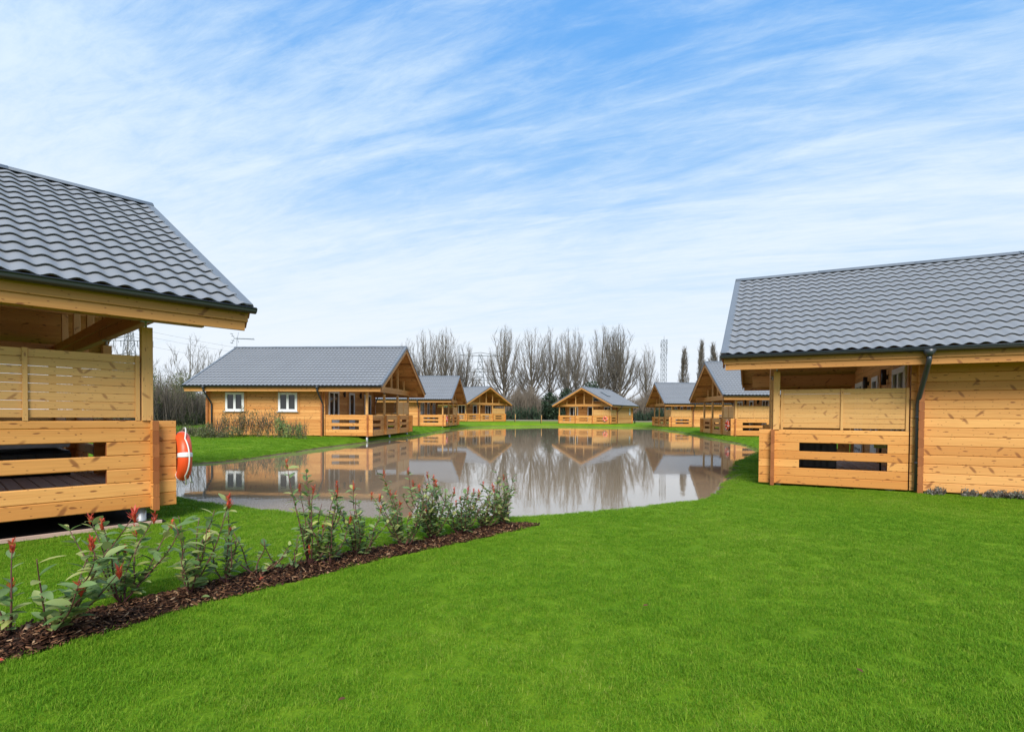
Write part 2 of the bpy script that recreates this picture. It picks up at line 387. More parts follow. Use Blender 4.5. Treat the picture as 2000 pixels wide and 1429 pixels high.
# ------------------------------------------------------------------ the log cabin
GW, GPo, GL, GB, GA, GAB, ZE, ZR = 3.786, 2.317, 8.27, 4.456, .911, .934, 2.462, 4.868
SL = (ZR-ZE)/GB; SLEN = math.hypot(GB, ZR-ZE); ca_, sa_ = GB/SLEN, (ZR-ZE)/SLEN
CH = .16
def roofz(y): return ZR-abs(y)*SL
ME = {}
def build_cabin_meshes():
    # side walls
    def side(sgn):
        mb = MB(); y = sgn*(GW-.04)
        for k in range(16): mb.board((GPo-.13, y, CH*(k+.5)), (GL+.16, y, CH*(k+.5)), (0, 0, 1), CH-.002, .075, .010)
        return mb.mesh('log_wall', M['log'], M['end'])
    ME['wall_left'] = side(1); ME['wall_right'] = side(-1)
    def gable(x):
        mb = MB()
        for k in range(31):
            z = -.03+CH*(k+.5); top = z+CH/2
            if top+.12 > ZR: break
            half = GW+.14 if top < 2.55 else min(GW, (ZR-.14-top)/SL)
            if half < .1: break
            mb.board((x, -half, z), (x, half, z), (0, 0, 1), CH-.002, .08, .010)
        return mb.mesh('log_wall', M['log'], M['end'])
    ME['wall_front'] = gable(GPo); ME['wall_back'] = gable(GL)
    # tiled metal roof slopes
    def slope(sgn):
        per = .2; x0, x1 = -GA+.10, GL+GAB-.10; nx = int((x1-x0)/per*8); xs = np.linspace(x0, x1, nx+1)
        ph = (xs/per) % 1; w = np.abs(np.cos(PI*ph))**1.5        # troughs with narrow crests
        rows = 16; rl = SLEN/rows; V = []; lines = []
        for r in range(rows):
            s0, s1 = r*rl, (r+1)*rl
            for (s, hh) in ((s0-.04 if r else s0, -.004), (s0+rl*.9, .021), (s1, .025), (s1-.003, .016), (s1-.04, -.006)):
                lines.append((s+(.032*(1-w) if s > .01 else 0), hh+.025*w))
        A = []
        for s, h in lines:
            s = s+np.zeros_like(xs)
            yy = s*ca_-h*-sa_*1; y = s*ca_+h*sa_; z = ZR-s*sa_+h*ca_
            A.append(np.stack([xs, sgn*y, z], -1))
        A = np.array(A); n = len(lines); V = A.reshape(-1, 3)
        i = np.arange(n-1)[:, None]; j = np.arange(nx)[None, :]
        Fc = np.stack([i*(nx+1)+j, i*(nx+1)+j+1, (i+1)*(nx+1)+j+1, (i+1)*(nx+1)+j], -1).reshape(-1, 4)
        if sgn > 0: Fc = Fc[:, ::-1]
        me = fast_mesh('roof_slope', V, Fc, [M['roof']], True)
        me.set_sharp_from_angle(angle=math.radians(40)); return me
    ME['roof_l'] = slope(1); ME['roof_r'] = slope(-1)
    mb = MB()
    x = -GA
    while x < GL+GAB-.05:
        e = min(x+1.9, GL+GAB); pts = []
        for a in (-1, -.55, 0, .55, 1):
            pts.append((a*.115, ZR+.075-abs(a)**1.5*.085))
        i0 = len(mb.v)
        o = .004 if int((x+GA)/1.9) % 2 else 0
        for xx in (x, e+.03):
            for (yy, zz_) in pts: mb.v.append(Vector((xx, yy, zz_+o)))
        for k in range(4): mb.face((i0+k, i0+k+1, i0+5+k+1, i0+5+k), ((0, 0),)*4, 0, True)
        for q in (0, 5): mb.face(tuple(i0+q+k for k in (range(5) if q else range(4, -1, -1))), ((0, 0),)*5, 0)
        x = e
    ME['ridge'] = mb.mesh('ridge_cap', M['flash'])
    def verge(x, sgn, out):
        mb = MB(); A = Vector((x, 0, ZR+.035)); B = Vector((x, sgn*GB, ZE+.035)); n = Vector((0, sgn*sa_, ca_))
        mb.board(A+Vector((-out*.065, 0, 0)), B+Vector((-out*.065, 0, 0)), (1, 0, 0), .13, .02, .003, 0)
        mb.board(A-n*.058+Vector((out*.004, 0, 0)), B-n*.058+Vector((out*.004, 0, 0)), n, .10, .012, .002, 0)
        return mb.mesh('verge_flashing', M['flash'])
    ME['verges'] = [verge(-GA, 1, -1), verge(-GA, -1, -1), verge(GL+GAB, 1, 1), verge(GL+GAB, -1, 1)]
    def barge(x, sgn, out):
        mb = MB(); n = Vector((0, sgn*sa_, ca_)); e = .02
        A = Vector((x-out*.03, sgn*.0, ZR)); B = Vector((x-out*.03, sgn*(GB-e), roofz(GB-e)))
        mb.board(A-n*.09, B-n*.09, n, .13, .03, .004); mb.board(A-n*.215+Vector((-out*.012, 0, 0)), B-n*.215+Vector((-out*.012, 0, 0)), n, .14, .03, .004)
        return mb.mesh('bargeboard', M['beam'], M['end'])
    ME['barges'] = [barge(-GA, 1, -1), barge(-GA, -1, -1), barge(GL+GAB, 1, 1), barge(GL+GAB, -1, 1)]
    def soffit(sgn):
        mb = MB(); n = Vector((0, sgn*sa_, ca_)); w = .146; s = .09
        while s < SLEN-.12:
            P = Vector((0, sgn*s*ca_, ZR-s*sa_))-n*.085
            mb.board((-GA+.05, P.y, P.z), (GL+GAB-.05, P.y, P.z), (0, -sgn*ca_, sa_), w-.002, .03, .004); s += w
        return mb.mesh('soffit', M['soffit'], M['end'])
    ME['soffits'] = [soffit(1), soffit(-1)]
    def fascia(sgn):
        mb = MB(); y = sgn*(GB-.05)
        mb.board((-GA+.05, y, ZE-.115), (GL+GAB-.05, y, ZE-.115), (0, 0, 1), .125, .032, .004)
        mb.board((-GA+.08, y-sgn*.022, ZE-.232), (GL+GAB-.08, y-sgn*.022, ZE-.232), (0, 0, 1), .108, .034, .004)
        return mb.mesh('fascia', M['beam'], M['end'])
    ME['fascias'] = [fascia(1), fascia(-1)]
    def gutter(sgn):
        mb = MB(); y = sgn*(GB+.045); i0 = len(mb.v); n = 9; xs = (-GA-.01, GL+GAB+.01)
        for r in (.062, .052):
            for x in xs:
                for k in range(n):
                    a = PI*k/(n-1); mb.v.append(Vector((x, y-r*math.cos(a), ZE-.02-r*math.sin(a))))
        for k in range(n-1):
            mb.face((i0+k, i0+k+1, i0+n+k+1, i0+n+k), ((0, 0),)*4, 0, True)
            mb.face((i0+2*n+k+1, i0+2*n+k, i0+3*n+k, i0+3*n+k+1), ((0, 0),)*4, 0, True)
        for k in (0, n-1): mb.face((i0+k, i0+n+k, i0+3*n+k, i0+2*n+k), ((0, 0),)*4, 0)
        for q in (0, n): mb.face(tuple(i0+q+k for k in range(n)), ((0, 0),)*n, 0)
        mb.tube([(-GA, y+sgn*.062, ZE-.018), (GL+GAB, y+sgn*.062, ZE-.018)], .009, 6)
        return mb.mesh('gutter', M['gutter'])
    ME['gutters'] = [gutter(1), gutter(-1)]
    def pipe(sgn, x):
        mb = MB(); y = sgn*(GB+.045)
        mb.tube([(x, y, ZE-.05), (x, y, ZE-.16)], [.105, .05], 10); xt = x-.0
        mb.tube([(x, y, ZE-.15), (x, y, ZE-.22), (x, y-sgn*.05, ZE-.29), (x, sgn*(GW+.12), ZE-.82), (x, sgn*(GW+.075), ZE-.92), (x, sgn*(GW+.07), ZE-1.0), (x, sgn*(GW+.07), .0)], .04, 10)
        for z in (.5, 1.3): mb.tube([(x, sgn*(GW+.07), z-.02), (x, sgn*(GW+.07), z+.02)], .047, 10)
        return mb.mesh('downpipe', M['gutter'])
    ME['pipes'] = [pipe(1, GPo-.04), pipe(-1, GPo-.04), pipe(1, GL-.2)]
    # deck
    mb = MB(); x = .06
    while x < GPo-.2:
        mb.board((x+.07, -GW+.09, .215), (x+.07, GW-.09, .215), (1, 0, 0), .136, .025, .004, 0); x += .146
    ME['deck'] = mb.mesh('deck', M['deck'])
    mb = MB()
    for y in (-2.6, -.9, .9, 2.6): mb.board((.08, y, .125), (GPo-.08, y, .125), (0, 0, 1), .15, .06, .003)
    ME['joist'] = mb.mesh('deck_joist', M['beam'], M['end'])
    # railings
    def railing(A, B, slots, z0, endsout, top=True):
        """log rail from A to B (xy); slots = list of (from,to) fractions in metres along; z0 offset"""
        A = Vector((*A, 0)); B = Vector((*B, 0)); d = (B-A).normalized(); L = (B-A).length
        A2 = A-d*endsout[0]; B2 = B+d*endsout[1]; mb = MB()
        for k in range(7):
            h = CH if k < 6 else .09; z = z0+CH*k+h/2
            if z0 < 0 and k == 6: h = 1.05-(z0+CH*6); z = 1.05-h/2
            segs = [(0, None)]
            if k in (2, 4) and slots:
                pts = [-endsout[0]]+[q for s in slots for q in s]+[L+endsout[1]]
                for q in range(0, len(pts), 2): mb.board(A+d*pts[q]+Vector((0, 0, z)), A+d*pts[q+1]+Vector((0, 0, z)), (0, 0, 1), h-.002, .068, .009)
            else: mb.board(A2+Vector((0, 0, z)), B2+Vector((0, 0, z)), (0, 0, 1), h-.002, .068, .009)
        return mb.mesh('railing', M['rail'], M['end'])
    ME['rail_left'] = railing((0, GW-.04), (GPo-.14, GW-.04), [(.46, 1.86)], 0, (.24, -.01))
    ME['rail_right'] = railing((0, -GW+.04), (GPo-.14, -GW+.04), [(.46, 1.86)], 0, (.24, -.01))
    bw = (2*GW-.08)/3; ME['bay'] = []
    for k in range(3):
        y0 = -GW+.04+bw*k; ME['bay'].append(railing((0, y0), (0, y0+bw), [(bw*.27, bw*.77)], -.03, (.14 if k == 0 else -.004, .14 if k == 2 else -.004)))
    mb = MB()
    for k in range(7):
        h = CH if k < 6 else .09
        mb.board((-.15, 0, CH*k+h/2), (.17, 0, CH*k+h/2), (0, 0, 1), h-.002, .07, .008)
    ME['stub'] = mb.mesh('railing_buttress', M['rail'], M['end'])
    mb = MB(); mb.board((0, 0, 1.05), (0, 0, 2.17), (1, 0, 0), .115, .115, .006); mb.tube([(0, 0, 2.16), (0, 0, 2.26)], .012, 8, 2)
    mb.box((0, 0, 2.245), (.1, .1, .008), 2)
    ME['post'] = mb.mesh('post', M['screen'], M['end'], M['galv'])
    # beam and purlins
    mb = MB()
    for k, (z, hh) in enumerate(((2.335, .16), (2.495, .158))): mb.board((0, -GW-.28+.05*(1-k), z), (0, GW+.28-.05*(1-k), z), (0, 0, 1), hh, .11, .01)
    ME['tie'] = mb.mesh('tie_beam', M['beam'], M['end'])
    def purlin(y, zt, h, x0=-GA+.12, back=False):
        mb = MB(); z = zt-h/2
        if not back: mb.board((x0, y, z), (GPo-.04, y, z), (0, 0, 1), h, .11, .01)
        else: mb.board((GL+.04, y, z), (GL+GAB-.1, y, z), (0, 0, 1), h, .11, .01)
        return mb.mesh('purlin', M['beam'], M['end'])
    PY = (0, 1.25, -1.25, 2.55, -2.55)
    ME['purlins'] = [purlin(y, roofz(abs(y)+.055)-.125, .22, back=k) for y in PY for k in (False, True)]
    ME['plates'] = [purlin(s*(GW-.04), 2.25+.36, .36, -GA+.35, k) for s in (1, -1) for k in (False, True)]
    def strut(y):
        mb = MB(); mb.board((0, y, 2.575), (0, y, roofz(abs(y)+.055)-.35), (1, 0, 0), .10, .10, .005); return mb.mesh('strut', M['screen'], M['end'])
    ME['struts'] = [strut(y) for y in (1.25, -1.25, 2.55, -2.55, 0)]
    mb = MB()
    mb.board((.0, -.0, 2.574), (.0, .001, 2.575), (0, 0, 1), .01, .01, 0)
    mb = MB(); mb.tube([(0, 0, -.45), (0, 0, 0)], .055, 10); mb.box((0, 0, -.006), (.16, .16, .012)); ME['pile'] = mb.mesh('pile', M['galv'])
    # screens
    def screen(L):
        mb = MB(); z = 1.085
        for k in range(8): mb.board((0, 0, z+.045), (L, 0, z+.045), (0, 0, 1), rnd.uniform(.0880, .0915), .02, .003); z += .0925
        for q in (.025, L/2, L-.025): mb.board((q, -.024, 1.052), (q, -.024, z+.0), (0, 1, 0), .025, .045, .003)
        return mb.mesh('privacy_screen', M['screen'], M['screen'])
    ME['screen_side'] = screen(GPo-.28); ME['screen_bay'] = screen(bw-.16)
    # glazed units, built in the plane y=0 facing -y
    def unit(w, h, leaves, door=False):
        fr, pn, sl_, tr = MB(), MB(), MB(), MB()
        t_ = .13
        tr.board((-w/2-t_/2, -.012, 0 if door else -.1), (-w/2-t_/2, -.012, h+t_), (1, 0, 0), t_, .024, .003); tr.board((w/2+t_/2, -.012, 0 if door else -.1), (w/2+t_/2, -.012, h+t_), (1, 0, 0), t_, .024, .003)
        tr.board((-w/2, -.012, h+t_/2), (w/2, -.012, h+t_/2), (0, 0, 1), t_, .024, .003)
        if not door: tr.board((-w/2, -.012, -.05), (w/2, -.012, -.05), (0, 0, 1), .1, .024, .003)
        a = .055
        for q in (-w/2+a/2, w/2-a/2): fr.box((q, -.03, h/2), (a, .06, h), ch=.004)
        for q in (a/2, h-a/2): fr.box((0, -.03, q), (w-2*a, .06, a), ch=.004)
        iw = (w-2*a)/leaves; b = .06
        for k in range(leaves):
            x0 = -w/2+a+iw*k
            for q in (x0+b/2, x0+iw-b/2): fr.box((q, -.04, h/2), (b-.003, .05, h-2*a), ch=.004)
            for q, bb in ((a+b/2, b), (h-a-b/2, b)): fr.box((x0+iw/2, -.04, q), (iw-2*b, .05, bb), ch=.004)
            if door: fr.box((x0+iw/2, -.04, .45), (iw-2*b, .05, .5), ch=.004)
            zb = .7 if door else a+b
            pn.box((x0+iw/2, -.024, (zb+h-a-b)/2), (iw-2*b+.01, .006, h-a-b-zb+.01))
        if not door: sl_.box((0, -.055, -.012), (w+.12, .10, .024), ch=.004)
        return (fr.mesh('frame', M['white']), pn.mesh('pane', M['glass']), None if door else sl_.mesh('sill', M['white']), tr.mesh('surround', M['beam'], M['beam']))
    ME['win'] = unit(.98, .95, 2); ME['winr'] = unit(.45, .9, 1); ME['door2'] = unit(1.3, 2.05, 2, True); ME['door1'] = unit(.8, 2.05, 1, True); ME['doorb'] = unit(1.15, 2.05, 2, True)
    mb = MB(); mb.tube([(0, 0, 0), (0, -.03, 0)], .01, 6); mb.tube([(0, -.03, 0), (.11, -.03, 0)], .009, 6); ME['handle'] = mb.mesh('handle', M['black'])
    mb = MB(); mb.box((0, -.02, 0), (.05, .04, .1)); mb.tube([(0, -.08, -.17), (0, -.08, .17)], .052, 14); ME['lamp'] = mb.mesh('wall_lamp', M['black'])
    mb = MB(); mb.box((0, 0, 0), (1.0, 1.25, .09), ch=.01); mb.box((0, 0, .05), (.82, 1.07, .012), 1); ME['sky'] = mb.mesh('skylight', M['gutter'], M['glass'])
    mb = MB(); i0 = 0
    # gable pane: right-angled triangle of glass under the roof
    A, B, C_ = Vector((0, 0, 0)), Vector((1.1, 0, 0)), Vector((0, 0, .62))
    mb.v += [A, B, C_, A+Vector((0, -.02, 0)), B+Vector((0, -.02, 0)), C_+Vector((0, -.02, 0))]
    mb.face((3, 4, 5), ((0, 0),)*3); mb.face((0, 2, 1), ((0, 0),)*3)
    for a, b in ((0, 1), (1, 2), (2, 0)): mb.face((a, b, b+3, a+3), ((0, 0),)*4)
    ME['gpane'] = mb.mesh('pane', M['glass'])
    mb = MB()
    for a, b in ((A, B), (B, C_), (C_, A)): mb.board(a+Vector((0, -.02, 0)), b+Vector((0, -.02, 0)), (0, 0, 1) if a.z == b.z == 0 else (0, 1, 0) if False else Vector((.3, 0, 1)), .05, .04, .003)
    ME['gframe'] = mb.mesh('frame', M['white'])
build_cabin_meshes()
BW = (2*GW-.08)/3
def cabin(X, Y, ang, zb, label, screens, side_windows=(), skylight=False, gable_pane=False, mast=False, gap=True):
    root = empty('log_cabin', (X, Y, zb), math.radians(ang))
    tag(root, label, 'cabin', 'log cabins around the pond')
    for k in ('wall_front', 'wall_back', 'wall_left', 'wall_right'): link('log_wall', ME[k], root)
    for k, sg in (('roof_l', 0), ('roof_r', 1)): link('roof', ME[k], root)
    link('ridge_cap', ME['ridge'], root)
    for k in ('verges', 'barges', 'soffits', 'fascias', 'gutters', 'pipes', 'purlins', 'plates', 'struts'):
        nm = {'verges': 'verge_flashing', 'barges': 'bargeboard', 'soffits': 'soffit', 'fascias': 'fascia', 'gutters': 'gutter', 'pipes': 'downpipe', 'purlins': 'purlin', 'plates': 'wall_plate', 'struts': 'strut'}[k]
        for m_ in ME[k]: link(nm, m_, root)
    link('tie_beam', ME['tie'], root)
    dk = link('deck', ME['deck'], root); link('joist', ME['joist'], dk)
    link('railing', ME['rail_left'], root); link('railing', ME['rail_right'], root)
    for m_ in ME['bay']: link('railing', m_, root)
    for k in (1, 2): link('railing_buttress', ME['stub'], root, (0, -GW+.04+BW*k, 0))
    for k in range(4): link('post', ME['post'], root, (0, -GW+.04+BW*k, 0) if 0 < k < 3 else (.06, (GW-.04)*(-1 if k == 0 else 1), 0))
    if gap:
        for y in (-GW+.15, 0, GW-.15):
            for x in (.1, GPo-.4, 4.5, GL-.2): link('pile', ME['pile'], root, (x, y, 0))
    if 'L' in screens: link('privacy_screen', ME['screen_side'], root, (.13+GPo-.28, GW-.04, 0), PI)
    if 'R' in screens: link('privacy_screen', ME['screen_side'], root, (.13, -GW+.04, 0), 0)
    for k in (0, 1, 2):
        if str(k) in screens: link('privacy_screen', ME['screen_bay'], root, (0, -GW+.04+BW*(k+1)-.08, 0), -PI/2)
    def put(kind, u, loc, rz):
        e = empty(kind, loc, rz, root); fr, pn, sl_, tr = ME[u]
        link('frame', fr, e); link('pane', pn, e); link('surround', tr, e)
        if sl_: link('sill', sl_, e)
        else: link('handle', ME['handle'], e, (.04, -.065, 1.02))
    # front wall faces -x: local -y of the unit must point to -x, so turn by -90 degrees
    fx = GPo-.041
    put('door', 'door2', (fx, GW-1.2, .23), -PI/2); put('door', 'door1', (fx, GW-3.7, .23), -PI/2); put('door', 'doorb', (fx, GW-6.3, .23), -PI/2)
    for y in (GW-2.55, GW-5.0): link('wall_lamp', ME['lamp'], root, (fx, y, 2.18), -PI/2)
    for (s, x, z, kind) in side_windows:
        put('window', kind, (x, s*(GW-.002), z), PI if s > 0 else 0)
    if skylight:
        o = link('skylight', ME['sky'], root, (3.2, -1.75, roofz(1.75)+.07)); o.rotation_euler = (math.atan(SL), 0, 0)
    if gable_pane:
        e = empty('window', (fx, -.35, 3.05), -PI/2, root); link('pane', ME['gpane'], e); link('frame', ME['gframe'], e)
    return root
E6 = CAMZ
CAB = dict(
 L=(-7.15, 8.98, -132.45, CAMZ-1.14), R=(6.74, 13.73, -25.82, CAMZ-1.29), ML=(-6.86, 29.99, 175.72, CAMZ-1.07), C3=(-6.11, 52.73, 176.1, CAMZ-1.03),
 C4=(-3.67, 74.56, 136.14, CAMZ-.83), C5=(9.7, 71.27, 57.96, CAMZ-1.01), C6=(17.02, 59.99, -1.53, CAMZ-1.11), C7=(14.03, 36.12, -5.99, CAMZ-1.16))
WL = [(1, 6.87, 1.2, 'win'), (1, 4.1, 1.2, 'win')]; WR = [(-1, 7.2, 1.2, 'winr')]
CO = {}
CO['L'] = cabin(*CAB['L'], 'large log cabin in the left foreground, cut off by the frame', 'L', [], gap=True)
CO['R'] = cabin(*CAB['R'], 'large log cabin in the right foreground with slatted screen and dark downpipe above the lawn', 'R0', [])
CO['ML'] = cabin(*CAB['ML'], 'log cabin with two white windows and shrubs along its side, left bank of the pond', '0R', WL)
CO['C3'] = cabin(*CAB['C3'], 'second log cabin along the left bank, directly behind the one with two white windows', '0R', WL)
CO['C4'] = cabin(*CAB['C4'], 'farthest log cabin on the left bank, gable turned to the water, dark field behind', '0R', WL)
CO['C5'] = cabin(*CAB['C5'], 'log cabin at the far end of the pond with a dark skylight in its roof', '0R', WR, skylight=True, gable_pane=True)
CO['C6'] = cabin(*CAB['C6'], 'small-looking distant log cabin on the right bank, under the lattice mast', '0R', WR)
CO['C7'] = cabin(*CAB['C7'], 'right bank log cabin with life ring, partly hidden behind the near right cabin', '0R', WR)
def loc(c, u, y, z):
    X, Y, a, zb = CAB[c]; a = math.radians(a); return Vector((X+u*math.cos(a)-y*math.sin(a), Y+u*math.sin(a)+y*math.cos(a), zb+z))
def ang(c): return math.radians(CAB[c][2])

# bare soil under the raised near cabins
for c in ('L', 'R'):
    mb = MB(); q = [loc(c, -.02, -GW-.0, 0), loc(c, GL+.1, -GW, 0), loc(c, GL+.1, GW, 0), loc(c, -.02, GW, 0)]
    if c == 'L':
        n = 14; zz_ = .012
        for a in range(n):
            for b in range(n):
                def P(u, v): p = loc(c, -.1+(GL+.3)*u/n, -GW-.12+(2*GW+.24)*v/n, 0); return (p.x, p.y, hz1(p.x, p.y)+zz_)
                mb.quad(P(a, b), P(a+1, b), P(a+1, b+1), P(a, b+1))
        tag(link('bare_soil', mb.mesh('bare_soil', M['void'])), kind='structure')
# timber edging strip under the left cabin
mb = MB(); A = loc('L', -.05, GW+.12, 0); B = loc('L', GL+.2, GW+.12, 0)
A.z = hz1(A.x, A.y)+.012; B.z = hz1(B.x, B.y)+.012
mb.board(A, B, (0, 0, 1), .045, .025, .003)
tag(link('timber_edging', mb.mesh('timber_edging', M['deck'], M['deck'])), 'thin timber edging board in the grass under the left cabin', 'edging')

# ------------------------------------------------------------------ life rings
def ring_meshes():
    body, band, rope = MB(), MB(), MB()
    R0, r0 = .235, .078; n = 48
    body.tube([(0, R0*math.cos(2*PI*k/n), R0*math.sin(2*PI*k/n)) for k in range(n)], r0, 14, closed=True)
    for q in range(1):
        c = .12+q*PI/2; band.tube([(0, R0*math.cos(c+a), R0*math.sin(c+a)) for a in np.linspace(-.10, .10, 6)], r0+.003, 14)
    pts = []
    for q in range(4):
        c = PI/4+q*PI/2
        for s in np.linspace(0, 1, 12, endpoint=False):
            rr_ = R0+r0+.012+.035*math.sin(PI*s); a = c+s*PI/2; pts.append((-.03*math.sin(PI*s), rr_*math.cos(a), rr_*math.sin(a)))
    rope.tube(pts, .008, 6, closed=True)
    rope.tube([(-.05, .05, -.1), (-.08, .12, -.22), (-.1, .1, -.33), (-.06, .2, -.30), (-.05, .16, -.2)], .008, 6)
    return body.mesh('ring_body', M['orange']), band.mesh('reflective_band', M['white']), rope.mesh('grab_rope', M['ropew'])
RM = ring_meshes()
def ring(c, u, y, z, label, dz=0):
    e = empty('life_ring', loc(c, u, y, z), ang(c)+dz); link('ring_body', RM[0], e); [setattr(link('reflective_band', RM[1], e), 'rotation_euler', (q*PI/2, 0, 0)) for q in range(4)]; link('grab_rope', RM[2], e)
    tag(e, label, 'life ring', 'orange life rings hung on the cabin rails')
ring('L', -.315, GW-.03, .60, 'orange life ring with white rope on the near left cabin rail, nearest and largest', -.15)
ring('C3', -.12, GW-1.1, .62, 'tiny orange life ring on the second cabin of the left bank')
ring('C5', -.12, -GW+.7, .62, 'tiny orange life ring on the rail of the cabin with the skylight')
ring('C7', -.12, -GW+1.1, .62, 'small orange life ring on the right bank cabin beside the near right cabin')

# hot tubs on the decks
def tub(c, u, y, label, h=.86, w=1.7):
    a = ang(c); e = empty('hot_tub', loc(c, u, y, .228), a); s = MB(); l = MB()
    for k in range(4): pass
    s.box((0, 0, h/2-.05), (w, w, h-.1), ch=.04)
    for k in range(9):
        q = -w/2+.1+k*(w-.2)/8
        for sg in (-1, 1):
            s.board((q, sg*(w/2+.008), .05), (q, sg*(w/2+.008), h-.14), (1, 0, 0), .16, .012, .004); s.board((sg*(w/2+.008), q, .05), (sg*(w/2+.008), q, h-.14), (0, 1, 0), .16, .012, .004)
    l.box((-w/4-.001, 0, h), (w/2-.01, w+.06, .1), ch=.03); l.box((w/4+.001, 0, h), (w/2-.01, w+.06, .1), ch=.03)
    link('tub_shell', s.mesh('tub_shell', M['dark'], M['dark']), e); link('lid', l.mesh('lid', M['lid'], M['lid']), e)
    tag(e, label, 'hot tub', 'covered hot tubs on the cabin decks')
tub('L', 1.3, .45, 'dark hot tub with grey lid behind the slots of the near left cabin rail', .46)
tub('R', .62, -2.2, 'dark hot tub behind the slots of the near right cabin rail', .66, 1.1)
tub('C7', 1.0, -.2, 'black covered hot tub showing above the rail of the partly hidden right bank cabin', 1.0, 1.5)
# small notice on the near right deck
mb = MB(); mb.box((0, 0, 0), (.24, .008, .16)); me_ = mb.mesh('panel', plain('lime_panel', (.42, .62, .16), .5))
e = empty('notice', loc('R', 1.9, -2.9, .78), ang('R')+.2); link('panel', me_, e)
mb = MB()
for k, (x, w) in enumerate(((-.05, .06), (0.01, .02), (.055, .04))): mb.box((x, -.0065, .012), (w, .003, .03))
mb.box((0, -.0065, -.03), (.15, .003, .012)); link('lettering', mb.mesh('lettering', M['white']), e)
mb = MB(); mb.box((0, .015, -.3), (.03, .02, .55)); mb.box((0, .015, -.555), (.2, .12, .02)); link('stand', mb.mesh('stand', M['black']), e)
tag(e, 'small lime green notice standing on the near right cabin deck', 'notice')

# ------------------------------------------------------------------ TV aerial on the two-window cabin
mb = MB(); p = loc('ML', GL+GAB-.1, 0, ZR)
mb.tube([(0, 0, -.3), (0, 0, .62)], .014, 6); me1 = mb.mesh('mast', M['lattice'])
mb = MB(); mb.tube([(-.15, 0, .55), (1.0, 0, .5)], .02, 6)
for k in range(13): mb.tube([(.1+k*.072, -.12, .54-k*.003), (.1+k*.072, .12, .54-k*.003)], .012, 4); mb.tube([(.1+k*.072, 0, .51), (.1+k*.072, 0, .575)], .01, 4)
for dz_ in (-.26, -.13, .13, .26): mb.tube([(-.16-.14*abs(dz_)/.26, -.15, .55+dz_), (-.16-.14*abs(dz_)/.26, .15, .55+dz_)], .016, 4)
mb.tube([(-.3, 0, .85), (-.15, 0, .55), (-.3, 0, .25)], .01, 4); mb.tube([(.1, 0, .9), (.03, 0, .55), (.1, 0, .3)], .01, 4)
me2 = mb.mesh('antenna', M['lattice'])
e = empty('tv_aerial', p); link('mast', me1, e); link('antenna', me2, e); tag(e, 'thin comb-shaped TV aerial above the roof of the two-window cabin', 'aerial')

